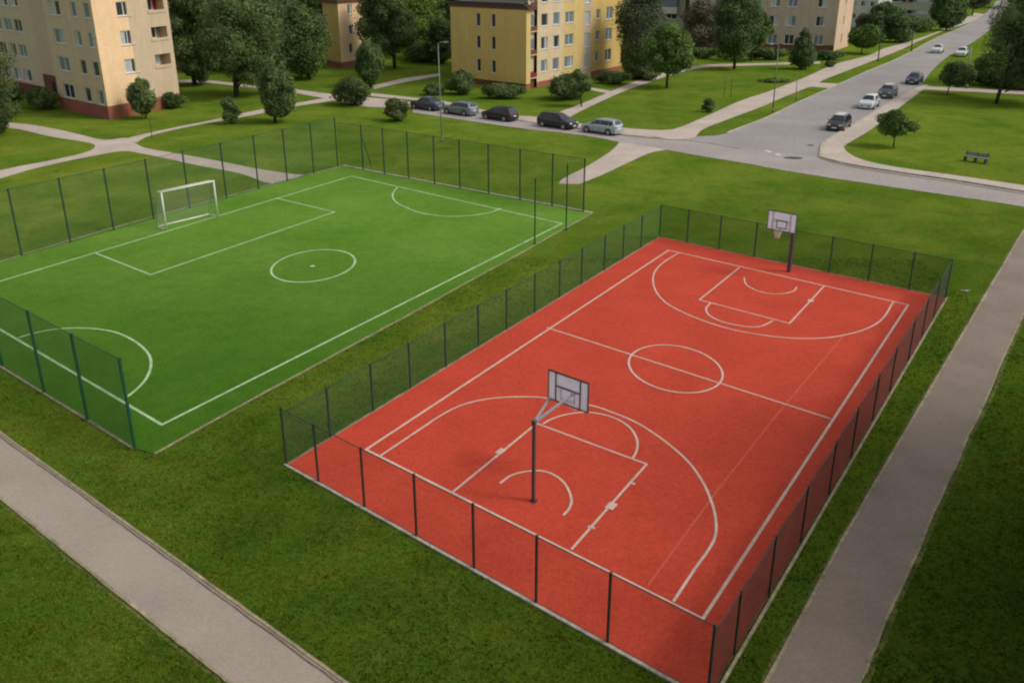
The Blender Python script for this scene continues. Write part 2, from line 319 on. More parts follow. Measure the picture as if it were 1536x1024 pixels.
ribbon('gutter', S([(1229, 238), (1273, 250), (1355, 263.5), (1438, 275.5), (1536, 291.5), (1700, 318)], 4), .32, .026, M['kerbdark'])
ribbon('kerb', S(su[5:12], 4), .2, 0, M['kerb'], h=.08); ribbon('gutter', S([(x, y + 1.2) for x, y in su[9:14]], 4), .22, .026, M['kerbdark'])
ribbon('kerb', S([(1090, 200), (1152, 176), (1202, 152), (1252, 130), (1300, 108), (1352, 86), (1402, 59), (1452, 37), (1476, 22)], 4), .25, 0, M['kerb'], h=.08)
ribbon('kerb', S(sl[2:7], 4), .18, 0, M['kerb'], h=.04); ribbon('kerb', S(sl[8:], 4), .16, 0, M['kerb'], h=.03)
# strips crossing the verge
sheet('path', GP([(1217, 131), (1244, 133), (1262, 127), (1252, 126), (1229, 125), (1218, 128)]), .052, M['pave'])
# linking footpaths
sheet('path', S([(930, 213), (915, 228), (880, 250), (845, 268), (838, 276)], 4) + S([(868, 277), (905, 262), (945, 243), (975, 230), (1000, 225)], 4), .024, M['pave'])
sheet('path', S([(808, 184), (830, 172), (870, 157), (915, 138), (960, 120), (1002, 108), (1055, 98), (1152, 95), (1230, 93)], 4) + S([(1230, 96), (1152, 98), (1057, 102), (1008, 113), (965, 127), (925, 142), (880, 163), (850, 180), (852, 192)], 4), .028, M['pave'])
sheet('path', S([(880, 131), (900, 134), (916, 137)], 3) + S([(922, 142), (902, 139), (880, 134)], 3), .032, M['pave'])
# left park paths
sheet('path', S([(-60, 180), (25, 185), (75, 192), (120, 202), (155, 210), (188, 207), (200, 213), (218, 222), (275, 232), (350, 246), (384, 253), (447, 262), (475, 263)], 4) +
      S([(455, 270), (409, 276), (359, 260), (300, 249), (250, 238), (215, 231), (183, 227), (140, 234), (100, 242), (48, 254), (0, 268), (-90, 292), (-94, 280), (8, 254), (75, 241), (120, 231), (139, 224), (141, 217), (120, 212), (75, 205), (16, 192), (-60, 187)], 4), .012, M['pave'])
sheet('path', S([(186, 209), (205, 204), (250, 194), (325, 179), (384, 166), (444, 155), (484, 148), (505, 143)], 4) + S([(520, 148), (490, 153), (444, 160), (384, 172), (335, 181), (275, 192), (225, 204), (205, 214)], 4), .016, M['pave'])
sheet('path', S([(430, 130), (443, 134), (494, 141), (556, 147), (600, 150)], 4) + S([(640, 160), (556, 161), (520, 154), (494, 149), (455, 142), (430, 137)], 4), .0195, M['pave'])
sheet('path', S([(559, 129), (605, 118), (660, 110)], 4) + S([(660, 114), (606, 124), (561, 134)], 4), .012, M['pave'])
sheet('path', S([(262, 121), (300, 120), (345, 124), (445, 137)], 3) + S([(445, 141), (345, 128), (300, 124), (262, 125)], 3), .008, M['pave'])
# bare trodden soil
for k, L_ in enumerate(([(18, 193), (75, 207), (120, 214), (139, 219), (138, 224), (100, 233), (40, 246), (0, 254), (-40, 262), (-40, 190)],)):
    pass
# road paint and covers
for (x0, y0, x1, y1, w) in ((1147, 226, 1158, 229, .35), (1163, 231, 1172, 233.5, .35)):
    ribbon('road_marking', GP([(x0, y0), (x1, y1)]), w, .026, M['roadline'])
def cover(x, y, r, name='manhole_cover', lab='', sx=1):
    o = MB().tube([(0, 0, .0), (0, 0, .012)], r, 20).build(name, M['iron']); o.location = G(x, y, .021); o.scale = (sx, 1, 1)
    rg = MB(); rg.tube([(0, 0, .0), (0, 0, .006)], r * 1.12, 20); q = rg.build('rim', M['kerbdark'], o); tag(o, lab, 'manhole cover')
cover(1190, 237, .5, lab='dark drain cover in the side street near the road junction', sx=1.6); cover(1216, 218, .32, lab='small round manhole cover on the main road beside the kerb corner')
# ------------------------------------------------------------------ football pitch
TURF = GP([(203, 674), (232, 681), (400, 587), (611, 478), (760, 395), (889, 319.5), (700, 284), (515, 249), (412, 276), (165, 344), (0, 393), (-190, 450), (-190, 440)])
TURF = GP([(232, 681), (400, 588), (611, 474), (760, 392), (889, 319.5), (700, 284.5), (515, 249), (412, 276), (165, 344), (0, 393), (-230, 462), (-110, 505), (0, 549), (67, 590), (132, 630), (203, 674)])
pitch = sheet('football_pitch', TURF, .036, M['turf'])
def pline(parent, pts, w, m, z=.004, name='marking', closed=False):
    o = ribbon(name, pts, w, z, M[m], parent, closed); return o
zt = .042
P = GP([(243, 638), (843, 336), (527, 265), (-81, 447)]); pline(pitch, P, .13, 'tline', zt, 'boundary_line', True)
pline(pitch, GP([(142, 380), (226, 413), (502, 319), (415, 298)]), .12, 'tline', zt + .004, 'penalty_area')
def ell(cx, cy, ax, ay, bx, by, n=72): return [G(cx + ax * math.cos(t) + bx * math.sin(t), cy + ay * math.cos(t) + by * math.sin(t)) for t in [2 * math.pi * k / n for k in range(n)]]
pline(pitch, ell(469.7, 399.7, 62.5, -4.5, 8, -24), .13, 'tline', zt, 'centre_circle', True)
o = MB().tube([(0, 0, 0), (0, 0, .004)], .16, 16).build('centre_spot', M['tline'], pitch); o.location = G(469, 399, .041)
pline(pitch, S([(596, 282), (589, 292), (593, 303), (609, 312), (631, 320), (659, 324.5), (684, 325.5), (715, 323), (737, 319), (752, 313)]), .12, 'tline', zt + .004, 'goal_arc')
pline(pitch, S([(27, 508), (50, 501), (78, 495.5), (109, 493), (141, 494), (172, 499), (194, 508), (212, 520), (224, 534), (226.5, 550), (220, 568), (206, 584), (187.5, 599)]), .12, 'tline', zt + .004, 'goal_arc')
ribbon('pitch_kerb', GP([(889, 320), (700, 284.5), (515, 249)]), .26, 0, M['kerb'], h=.07)
ribbon('pitch_kerb', GP([(515, 249), (412, 276), (165, 344), (0, 393), (-230, 462)]), .16, 0, M['edging'], h=.07)
ribbon('pitch_kerb', GP([(203, 675), (132, 631), (67, 591), (0, 550), (-110, 506)]), .12, 0, M['edging'], h=.06)
ribbon('pitch_kerb', rough(GP([(232 + 657 * t, 681 - 361.5 * t - 14 * math.sin(math.pi * t) * 0) for t in []] or [(232, 681), (320, 632), (400, 588), (500, 533), (611, 474), (690, 430), (760, 392), (830, 352), (889, 320)]), .02, 9), .07, 0, M['edging'], h=.045)
# ------------------------------------------------------------------ basketball court
CC = GP([(430, 697), (1061, 1049), (1418, 447), (989, 356)])
court = sheet('basketball_court', CC, .030, M['court'])
zc = .036; Lw = .09
pline(court, GP([(549, 675), (1054, 929), (1362, 458), (1003, 376)]), .105, 'line', zc, 'boundary_line', True)
pline(court, GP([(820, 492), (1246, 629)]), .09, 'line', zc + .004, 'halfway_line')
pline(court, ell(1013.5, 554.3, 70.3, 7, -5, -35.3), .095, 'line', zc + .008, 'centre_circle', True)
pline(court, S([(570, 685), (634, 642), (658, 626), (685, 611.5), (716, 602), (752, 597), (791, 596), (820, 598), (884, 608.5), (920, 620), (957, 636), (995, 661), (1030, 691), (1053, 722), (1067, 753), (1073.5, 780), (1073, 804), (1063, 825), (1041, 856), (1010, 903)]), Lw, 'line', zc + .004, 'three_point_line')
pline(court, GP([(679, 739), (805, 636), (970, 697), (857, 825)]), Lw, 'line', zc + .004, 'key_lane')
pline(court, S([(814, 637), (830, 628.5), (853, 622), (880, 619.5), (908, 623.5), (931, 632.5), (947, 645), (955.5, 661), (955, 676), (949, 689)]), .09, 'line', zc + .008, 'free_throw_arc')
pline(court, S([(750, 726), (767, 714), (791, 708), (814, 707.5), (834, 715), (849, 729), (857, 749), (854, 763), (845, 774)]), .09, 'line', zc + .008, 'restricted_arc')
pline(court, S([(1020, 379), (997, 393), (983, 407), (979.5, 421), (984, 438), (999, 455), (1024, 469), (1053, 481), (1090, 493), (1132, 501.5), (1169, 506.5), (1206, 508.5), (1244, 507), (1281, 500), (1308, 490), (1326, 476), (1340, 453)]), Lw, 'line', zc + .004, 'three_point_line')
pline(court, GP([(1109, 402), (1049, 450.5), (1184, 486), (1236, 430)]), Lw, 'line', zc + .004, 'key_lane')
pline(court, S([(1066, 455), (1059, 464), (1064, 474), (1082, 483), (1107, 489), (1128, 491.5), (1144, 489.5), (1159, 482)]), .09, 'line', zc + .008, 'free_throw_arc')
pline(court, S([(1116, 417), (1119.5, 428), (1136, 437), (1157, 441.5), (1177, 441), (1191, 437), (1195, 431)]), .08, 'line', zc + .008, 'restricted_arc')
pline(court, GP([(1264, 506), (1169, 618), (1077, 735), (971, 880)]), .06, 'linefaint', zc, 'ghost_line')
pline(court, GP([(1198, 477), (1285, 497)]), .05, 'linefaint', zc + .0, 'ghost_line'); pline(court, GP([(1000, 430), (1049, 444)]), .05, 'linefaint', zc, 'ghost_line')
def block(x, y, dx, dy, ln, w):
    p = G(x, y); d = (G(x + dx, y + dy) - p).normalized(); pline(court, [p - d * ln / 2, p + d * ln / 2], w, 'line', zc + .012, 'lane_block')
block(751, 678, 12, -9.8, .42, .26); block(917, 760, 11, -12.5, .42, .30); block(948, 726, 11, -12.5, .13, .24); block(887, 792, 11, -12.5, .13, .24); block(1216, 452, 9, -10, .35, .3)
ribbon('court_kerb', [CC[0] + Vector((-.06, -.02, 0)), CC[1] + Vector((0, -.10, 0))], .12, 0, M['kerb'], h=.07)
ribbon('court_kerb', [CC[1] + Vector((.08, -.1, 0)), CC[2] + Vector((.08, 0, 0))], .09, 0, M['edging'], h=.05)
ribbon('court_kerb', [CC[2], CC[3]], .10, 0, M['edging'], h=.05); ribbon('court_kerb', [CC[3], CC[0]], .10, 0, M['edging'], h=.06)
# ------------------------------------------------------------------ fences
def fence(label, posts, h, pm, mm, r=.035, group=None, rail=True, top_wire=True, panels=None, brace=None, cat='fence', nopost=()):
    """posts: ground points; one post each and one mesh panel per bay"""
    base = posts[0]; root = empty('mesh_fence', base, label, cat, group); pr = None; X0 = 0
    for ip, p in enumerate(posts):
        if ip in nopost: continue
        k = bpy.data.objects.new('post', pr) if pr else None
        if not pr:
            b = MB(); b.box((0, 0, h / 2 - .1), (r * 2, r * 2, h + .2)); b.box((0, 0, h + .01), (r * 2.5, r * 2.5, .02)); b.tube([(r, 0, h * .9), (r * 1.6, 0, h * .9)], .012, 6)
            k = b.build('post', M[pm], root); pr = k.data
        else: col.objects.link(k); k.parent = root
        k.location = p - base; nx = (posts[1] - posts[0]); k.rotation_euler = (0, 0, math.atan2(nx.y, nx.x))
    for i in range(len(posts) - 1):
        if panels and i not in panels: continue
        a, b2 = posts[i] - base, posts[i + 1] - base; ln = (b2 - a).length; d = (b2 - a).normalized(); nn = Vector((-d.y, d.x, 0)) * .012
        bm = bmesh.new(); uv = bm.loops.layers.uv.new('UVMap'); K = 6; rows = 3; rr = random.Random(i * 7 + len(posts))
        V = [[bm.verts.new(a + d * (ln * s / K) + nn + Vector((0, 0, .04 + (h - .06) * t / rows)) + nn * rr.uniform(-1, 1) * 2 * (0 < s < K)) for s in range(K + 1)] for t in range(rows + 1)]
        for t in range(rows):
            for s in range(K):
                f = bm.faces.new((V[t][s], V[t][s + 1], V[t + 1][s + 1], V[t + 1][s])); f.smooth = True
                for lp, (uu, vv) in zip(f.loops, ((s, t), (s + 1, t), (s + 1, t + 1), (s, t + 1))): lp[uv].uv = (X0 + ln * uu / K, (h - .1) * vv / rows)
        me = bpy.data.meshes.new('mesh_panel'); bm.to_mesh(me); bm.free(); link('mesh_panel', me, M[mm], root); X0 += ln
        if top_wire:
            MB().tube([a + Vector((0, 0, h - .03)), b2 + Vector((0, 0, h - .03))], .017, 5).build('rail', M[pm], root)
            MB().tube([a + Vector((0, 0, .08)), b2 + Vector((0, 0, .08))], .010, 5).build('tension_wire', M[pm], root)
    return root
def avg_h(L_): return sum(HT(bx, by, ty) for bx, by, ty in L_) / len(L_)
hb1 = avg_h([(430, 697, 615), (625, 807, 712), (804, 906, 803), (911, 966, 856)])
hb2 = avg_h([(496, 652, 576), (616, 576, 507), (762, 488, 428), (872, 420, 366)]); hb3 = avg_h([(1030, 364, 314), (1131, 386, 332), (1243, 408, 354), (1363, 433, 377)])
hb4 = avg_h([(1101, 968, 870), (1201, 800, 718), (1243, 733, 657), (1418, 448, 390)])
hf1 = avg_h([(33, 385, 284), (171, 347, 253), (340, 302, 218), (471, 262, 186)]); hf2 = avg_h([(577, 258, 191), (690, 281, 206), (828, 309, 230)]); hf3 = avg_h([(67, 589, 464), (132, 630, 500), (203, 674, 536)])
print('fence heights', [round(v, 2) for v in (hb1, hb2, hb3, hb4, hf1, hf2, hf3)])
# basketball posts snapped to the kerb lines
def snap(xs, A, B, off=0):
    out = []
    for x in xs:            # ground point of the straight line A-B whose picture column is x
        lo_, hi_ = -.1, 1.1
        for _ in range(40):
            m_ = (lo_ + hi_) / 2
            if (PR(A.lerp(B, m_))[0] < x) == (PR(B)[0] > PR(A)[0]): lo_ = m_
            else: hi_ = m_
        out.append(A.lerp(B, lo_))
    return out
grpB = 'mesh fences round the red basketball court'
c0, c1, c2, c3 = CC
fence('front mesh fence of the red court with dark posts, nearest the viewer', [c0] + snap([478, 547, 625, 711, 804, 911], c0, c1) + [c1], hb1, 'postk', 'meshf', .031, grpB)
fence('long green mesh fence on the left side of the red court, facing the football pitch', [c3] + snap([961, 934, 906, 872, 839, 802, 760, 718, 669, 616, 560, 496], c3, c0) + [c0 + (c3 - c0).normalized() * .04], hb2, 'post', 'meshb', .035, grpB, nopost=(13,))
fence('green mesh fence at the far end of the red court behind the white backboard', [c3 + (c2 - c3).normalized() * .04] + snap([1030, 1078, 1131, 1187, 1243, 1302, 1363], c3, c2) + [c2], hb3, 'post', 'meshx', .035, grpB, nopost=(0,))
fence('dark mesh fence on the right side of the red court, beside the right footpath', [c1 + (c2 - c1).normalized() * .04] + snap([1101, 1153, 1201, 1243, 1276, 1308, 1334, 1362, 1382, 1400], c1, c2) + [c2 - (c2 - c1).normalized() * .04], hb4, 'postk', 'meshr', .030, grpB, nopost=(0, 11))
grpF = 'mesh fences round the football pitch'
LFP = GP([(-110, 425), (-38, 404), (33, 384), (106, 364), (171, 346), (231, 329), (285, 313), (340, 298), (388, 284), (431, 272), (471, 261), (507, 251)])
fence('tall mesh fence behind the white goal along the left side of the football pitch', LFP, hf1, 'post', 'meshl', .042, grpF)
FF = snap([545, 577, 613, 652, 690, 733, 780, 828, 875], G(507, 249), G(887, 320.5))
ff = fence('mesh fence along the far end of the football pitch on a pale kerb', [LFP[-1] + Vector((.15, .05, 0))] + FF, hf2, 'post', 'meshl', .042, grpF, nopost=(0,))
b = MB(); q0 = FF[0] - LFP[-1] - Vector((.15, .05, 0)); b.tube([q0 + Vector((.1, 0, hf2 * .72)), (G(557, 250) - LFP[-1] - Vector((.15, .05, 0)))], .035, 6); b.build('brace', M['post'], ff)
FN = GP([(-190, 455), (-125, 482), (-60, 514), (4, 550), (67, 590), (132, 631), (203, 674)])
fence('near mesh fence of the football pitch, bluish green, at the left edge of the picture', FN, hf3, 'postg', 'meshn', .045, grpF)
for (bx, by, ty, lab) in ((802, 367, 268, 'nearer free-standing green steel post on the right touchline of the football pitch'), (849, 345, 247, 'free-standing green steel post at the far right corner of the football pitch')):
    p = G(bx, by); h = HT(bx, by, ty); t = empty('steel_post', p, lab, 'post', 'free-standing posts at the pitch corner')
    MB().box((0, 0, h / 2), (.085, .085, h)).build('shaft', M['postg'], t, bevel=.008); b = MB(); b.box((0, 0, h + .012), (.1, .1, .024)); b.build('cap', M['post'], t)
    b = MB()
    for k in range(5): b.tube([(.05, 0, .4 + k * h / 5.5), (.09, 0, .4 + k * h / 5.5)], .012, 6)
    b.build('bracket', M['postg'], t); MB().box((0, 0, .05), (.2, .2, .04)).build('foot_plate', M['post'], t)
# ------------------------------------------------------------------ hoops
axis = (CC[3] - CC[0]).normalized(); axis2 = ((CC[3] - CC[0]).normalized() + (CC[2] - CC[1]).normalized()).normalized()
def solve_point(base, direction, px, py):
    """point base + d*direction + z up seen at (px,py): least squares on the view ray"""
    r = ray(px, py).normalized(); n = Vector((0, 0, 1)).cross(direction); t = (base - C).dot(n) / r.dot(n); p = C + r * t
    return (p - base).dot(direction), p.z
def hoop(label, base, hp, fwd, wdir, TLp, TRp, BRp, BLp, boardm, face, far=False):
    root = empty('basketball_hoop', base, label, 'basketball hoop', 'basketball hoops')
    d, z = solve_point(base, fwd, (BLp[0] + BRp[0] + TLp[0] + TRp[0]) / 4, (BLp[1] + BRp[1] + TLp[1] + TRp[1]) / 4); return root, d, z
nb = G(800, 752); nh = HT(800, 752, 632)
d, z = solve_point(nb, axis2, 852.3, 586); wd = (CC[1] - CC[0]).normalized()
print('near hoop pole h', nh, 'board centre d,z', d, z)
def board_dims(c, w, pts):
    n = Vector((0, 0, 1)).cross(w).normalized(); o = []
    for px, py in pts:
        r = ray(px, py); t = (c - C).dot(n) / r.dot(n); p = C + r * t - c; o.append((p.dot(w), p.z))
    return o
cB = nb + axis2 * d + Vector((0, 0, z)); bd = board_dims(cB, wd, [(820.5, 553), (884, 575), (880, 619.5), (822, 597)]); print('board', [(round(a, 2), round(b, 2)) for a, b in bd])
def make_hoop(label, base, hp, fwd, wd, d, z, bw, bh, bm_, post_r, slant, lat=0, arms=True, poles='pole'):
    root = empty('basketball_hoop', base, label, 'basketball hoop', 'basketball hoops on the red court')
    MB().box((0, 0, hp / 2), (post_r * 2, post_r * 2, hp), (fwd, wd, Vector((0, 0, 1)))).build('pole', M[poles], root, bevel=.012)
    MB().box((0, 0, .04), (.24, .24, .02), (fwd, wd, Vector((0, 0, 1)))).build('base_plate', M['trim'], root)
    c = fwd * d + wd * lat + Vector((0, 0, z)); up = Vector((0, 0, 1)); axs = (wd, fwd, up)
    MB().box(c, (bw, .03, bh), axs).build('backboard', M[bm_], root)
    b = MB(); e = .045
    for s in (-1, 1): b.box(c + wd * (s * (bw / 2 - e / 2)), (e, .05, bh), axs); b.box(c + up * (s * (bh / 2 - e / 2)), (bw - 2 * e, .05, e), axs)
    b.build('board_frame', M['frame'], root)
    b = MB(); bk = c - fwd * .03
    for s in (-1, 1): b.box(bk + wd * (s * bw * .30), (.05, .035, bh - .1), axs)
    b.box(bk + up * .05, (bw * .6, .035, .05), axs); b.build('stiffener', M['frame'], root)
    fr = c + fwd * .018; b = MB(); w0, h0, t0 = bw * .34, bh * .38, .05; cc = fr - up * (bh * .15)
    for s in (-1, 1): b.box(cc + wd * (s * w0 / 2), (t0, .006, h0), axs); b.box(cc + up * (s * h0 / 2), (w0 + t0, .007, t0), axs)
    b.build('target_square', M['black'], root)
    rc = c + fwd * (.15 + .225 + .02) - up * (bh * .5 - .12); R_ = .225; b = MB()
    b.tube([rc + fwd * (R_ * math.cos(t)) + wd * (R_ * math.sin(t)) for t in [2 * math.pi * k / 24 for k in range(25)]], .010, 6, cap=False)
    b.tube([c - up * (bh * .5 - .12) + fwd * .02 + wd * .07, rc - fwd * R_ + wd * .05], .01, 6); b.tube([c - up * (bh * .5 - .12) + fwd * .02 - wd * .07, rc - fwd * R_ - wd * .05], .01, 6)
    rim = b.build('rim', M['orange'], root)
    bm = bmesh.new(); uvl = bm.loops.layers.uv.new('UVMap'); n = 18; rows = [(R_, 0), (.20, -.15), (.15, -.3), (.135, -.42)]
    Vv = [[bm.verts.new(rc + fwd * (r_ * math.cos(2 * math.pi * k / n)) + wd * (r_ * math.sin(2 * math.pi * k / n)) + up * zz) for k in range(n)] for r_, zz in rows]
    for i in range(3):
        for k in range(n):
            f = bm.faces.new((Vv[i][k], Vv[i][(k + 1) % n], Vv[i + 1][(k + 1) % n], Vv[i + 1][k])); f.smooth = True
            for lp, (a_, b_) in zip(f.loops, ((k, i), (k + 1, i), (k + 1, i + 1), (k, i + 1))): lp[uvl].uv = (a_ * .08, b_ * .14)
    me = bpy.data.meshes.new('net'); bm.to_mesh(me); bm.free(); link('net', me, M['netb'], root)
    top = Vector((0, 0, hp - .06))
    for s in (-1, 1):
        e0 = c - fwd * .05 + wd * (s * bw * .30) + up * (-bh * .42 if not slant else (-bh * .47 if s < 0 else bh * .03))
        if slant: e0 = c - fwd * .05 + wd * (-bw * .44 if s < 0 else bw * .16) + up * (-bh * .46 if s < 0 else bh * .02)
        ax = (e0 - top).normalized(); sd = ax.cross(up).normalized(); u2 = sd.cross(ax)
        MB().box((top + e0) / 2, ((e0 - top).length, .075, .075), (ax, sd, u2)).build('arm', M['galv'] if slant else M['pole'], root)
    b = MB(); b.box(top + up * .05, (post_r * 2.5, post_r * 2.5, .14), (fwd, wd, up)); b.build('collar', M['pole'], root)
    return root
bw = ((bd[1][0] - bd[0][0]) + (bd[2][0] - bd[3][0])) / 2; bh = ((bd[0][1] - bd[3][1]) + (bd[1][1] - bd[2][1])) / 2
make_hoop('near basketball hoop seen from behind, grey backboard on two slanting arms and a dark pole', nb, nh, axis2, wd, d, z, bw, bh, 'board', .058, True)
fb = G(1183, 408); fwd2 = -axis2; wd2 = (CC[2] - CC[3]).normalized()
d2, z2 = solve_point(fb, wd2, 1173, 332.5)
nrm = Vector((-wd2.y, wd2.x, 0)); fl = fb - nrm * 1.0
r_ = ray(1173, 332.5); nn_ = nrm; t_ = (fl - C).dot(nn_) / r_.dot(nn_); pc = C + r_ * t_
bd2 = board_dims(pc, wd2, [(1152, 315), (1196, 321), (1193.5, 351), (1150, 343.5)]); print('far board', [(round(a, 2), round(b, 2)) for a, b in bd2], 'centre rel', (pc - fb).dot(wd2), pc.z)
fh = pc.z + .1
make_hoop('far basketball hoop facing the viewer, white backboard with dark square on a dark pole', fb, fh, -nrm, wd2, 1.0, pc.z, ((bd2[1][0] - bd2[0][0]) + (bd2[2][0] - bd2[3][0])) / 2, ((bd2[0][1] - bd2[3][1]) + (bd2[1][1] - bd2[2][1])) / 2, 'boardw', .10, False, lat=(pc - fb).dot(wd2))
# ------------------------------------------------------------------ goal
g0, g1 = G(250, 345), G(327, 326); gh = (HT(250, 345, 290) + HT(327, 326, 270)) / 2; print('goal', (g1 - g0).length, gh)
gw = (g1 - g0).normalized(); gn = Vector((-gw.y, gw.x, 0)); gr = empty('football_goal', g0, 'white metal football goal with net on the left side of the green pitch', 'goal')
GW = (g1 - g0).length; up = Vector((0, 0, 1)); dp, dt = 1.05, .5
for s in (0, 1):
    p = gw * (GW * s); MB().tube([p, p + up * gh], .055, 12).build('goalpost', M['white'], gr)
    b = MB(); b.tube([p + up * (gh - .03), p + gn * dt + up * (gh - .03), p + gn * dp + up * .05], .03, 8); b.tube([p + gn * dp + up * .05, p + up * .05], .03, 8); b.build('side_frame', M['white'], gr)
MB().tube([up * gh - gw * .05, gw * (GW + .05) + up * gh], .055, 12).build('crossbar', M['white'], gr)
MB().tube([gn * dp + up * .06, gn * dp + gw * GW + up * .06], .045, 8).build('ground_bar', M['white'], gr)
MB().tube([gn * dt + up * (gh - .03), gn * dt + gw * GW + up * (gh - .03)], .022, 8).build('rear_bar', M['white'], gr)
bm = bmesh.new(); uvl = bm.loops.layers.uv.new('UVMap')
def netq(a, b_, c_, d_):
    f = bm.faces.new([bm.verts.new(v) for v in (a, b_, c_, d_)]); la, lb = (b_ - a).length, (d_ - a).length
    for lp, uvv in zip(f.loops, ((0, 0), (la, 0), (la, lb), (0, lb))): lp[uvl].uv = uvv
T0, T1, B1_, B0_ = gn * dt + up * (gh - .03), gn * dt + gw * GW + up * (gh - .03), gn * dp + gw * GW + up * .06, gn * dp + up * .06
netq(B0_, B1_, T1, T0); netq(T0, T1, gw * GW + up * gh, up * gh)
for s in (0, 1): o_ = gw * (GW * s); netq(o_ + up * .03, o_ + gn * dp + up * .05, o_ + gn * dt + up * (gh - .03), o_ + up * gh)
me = bpy.data.meshes.new('net'); bm.to_mesh(me); bm.free(); link('net', me, M['net'], gr)
MB().quad(*[gw * (GW * a) + gn * (dp * b_) + up * .0 for a, b_ in ((0, .55), (1, .55), (1, 1.1), (0, 1.1))])
# ------------------------------------------------------------------ buildings
UP = Vector((0, 0, 1))
class Bld:
    def __init__(s, base, label, cat='apartment block', group=None): s.o = Vector(base); s.root = empty('apartment_building', s.o, label, cat, group)
    def facade(s, P0, P1, z0, z1, m, holes=(), depth=.16, name='wall'):
        """wall between ground points P0 -> P1 (outward normal to the right of the walking direction) with openings (u, z, w, h) centre based"""
        P0, P1 = Vector(P0) - s.o, Vector(P1) - s.o; d = P1 - P0; ln = d.length; d.normalize(); n = Vector((d.y, -d.x, 0))
        us = sorted({0, ln, *[max(.02, min(ln - .02, h[0] + k * h[2] / 2)) for h in holes for k in (-1, 1)]}); zs = sorted({z0, z1, *[max(z0 + .02, min(z1 - .02, h[1] + k * h[3] / 2)) for h in holes for k in (-1, 1)]})
        bm = bmesh.new(); vc = {}
        def V(u, z, k=0):
            key = (round(u, 4), round(z, 4), k)
            if key not in vc: vc[key] = bm.verts.new(P0 + d * u + UP * z - n * (depth * k))
            return vc[key]
        for i in range(len(us) - 1):
            for j in range(len(zs) - 1):
                uc, zc_ = (us[i] + us[i + 1]) / 2, (zs[j] + zs[j + 1]) / 2
                if any(abs(uc - h[0]) < h[2] / 2 and abs(zc_ - h[1]) < h[3] / 2 for h in holes): continue
                bm.faces.new((V(us[i], zs[j]), V(us[i + 1], zs[j]), V(us[i + 1], zs[j + 1]), V(us[i], zs[j + 1])))
        for h in holes:
            a, b_, c_, e = h[0] - h[2] / 2, h[0] + h[2] / 2, h[1] - h[3] / 2, h[1] + h[3] / 2
            a, b_ = max(.02, a), min(ln - .02, b_); c_, e = max(z0 + .02, c_), min(z1 - .02, e)
            if b_ <= a or e <= c_: continue
            for (p, q) in (((a, c_), (b_, c_)), ((b_, c_), (b_, e)), ((b_, e), (a, e)), ((a, e), (a, c_))):
                try: bm.faces.new((V(*p), V(*q), V(*q, 1), V(*p, 1)))
                except ValueError: pass
        me = bpy.data.meshes.new(name); bm.to_mesh(me); bm.free(); link(name, me, m, s.root); return P0, d, n
    def window(s, P0, P1, u, z, w, h, pane='glass', split=1, setin=.13, frame='wframe', sill=True, fb=.09, name='window'):
        P0, P1 = Vector(P0) - s.o, Vector(P1) - s.o; d = (P1 - P0).normalized(); n = Vector((d.y, -d.x, 0)); c = P0 + d * u + UP * z - n * setin; ax = (d, n, UP)
        b = MB()
        for k in (-1, 1): b.box(c + d * (k * (w / 2 - fb / 2)), (fb, .06, h), ax); b.box(c + UP * (k * (h / 2 - fb / 2)), (w - 2 * fb, .06, fb), ax)
        for k in range(1, split + 1): b.box(c + d * (-w / 2 + w * k / (split + 1)), (fb * 1.2, .062, h - 2 * fb), ax)
        if sill: b.box(P0 + d * u + UP * (z - h / 2 - .03) + n * .03, (w + .16, .12, .05), ax)
        f = b.build(name, M[frame], s.root)
        q = MB(); a, e = c - d * (w / 2 - fb / 2) - n * .02, c + d * (w / 2 - fb / 2) - n * .02; hz = UP * (h / 2 - fb / 2)
        q.quad(a - hz, e - hz, e + hz, a + hz); pm = q.build('pane', M[pane], f)
        rr = random.random()
        if rr < .55 and w > .9:      # half drawn curtain behind the glass, seen as a paler area
            q = MB(); x0, x1 = (-.5, random.uniform(-.2, .1)) if rr < .28 else (random.uniform(-.1, .2), .5)
            a, e = c + d * (w * x0 + fb) - n * .012, c + d * (w * x1 - fb) - n * .012; q.quad(a - hz * .95, e - hz * .95, e + hz * .95, a + hz * .95); q.build('curtain', M['curtain'], f)
        return f
    def wall(s, P0, P1, z0, z1, m, wins=(), **k):
        s.facade(P0, P1, z0, z1, m, [(w_[0], w_[1], w_[2], w_[3]) for w_ in wins])
        for w_ in wins: s.window(P0, P1, *w_[:4], **(dict(w_[4]) if len(w_) > 4 else {}), **k)
    def box(s, name, c, size, axes, m):
        b = MB(); b.box(Vector(c) - s.o, size, axes); return b.build(name, m, s.root)
    def slab(s, name, pts, z0, z1, m):
        b = MB(); P = [Vector((p[0], p[1], 0)) - s.o for p in pts]; P = [Vector((p.x, p.y, 0)) for p in P]; n = len(P)
        lo_ = [b.bm.verts.new(p + UP * z0) for p in P]; hi_ = [b.bm.verts.new(p + UP * z1) for p in P]
        b.bm.faces.new(hi_); b.bm.faces.new(lo_[::-1])
        for i in range(n): b.bm.faces.new((lo_[i], lo_[(i + 1) % n], hi_[(i + 1) % n], hi_[i]))
        return b.build(name, m, s.root)
def onp(P0, d, px, py):
    """(u, z) on the upright plane through P0 along d of what is seen at (px, py)"""
    n = Vector((-d.y, d.x, 0)); r = ray(px, py); t = (P0 - C).dot(n) / r.dot(n); p = C + r * t; return (p - P0).dot(d), p.z
random.seed(11)
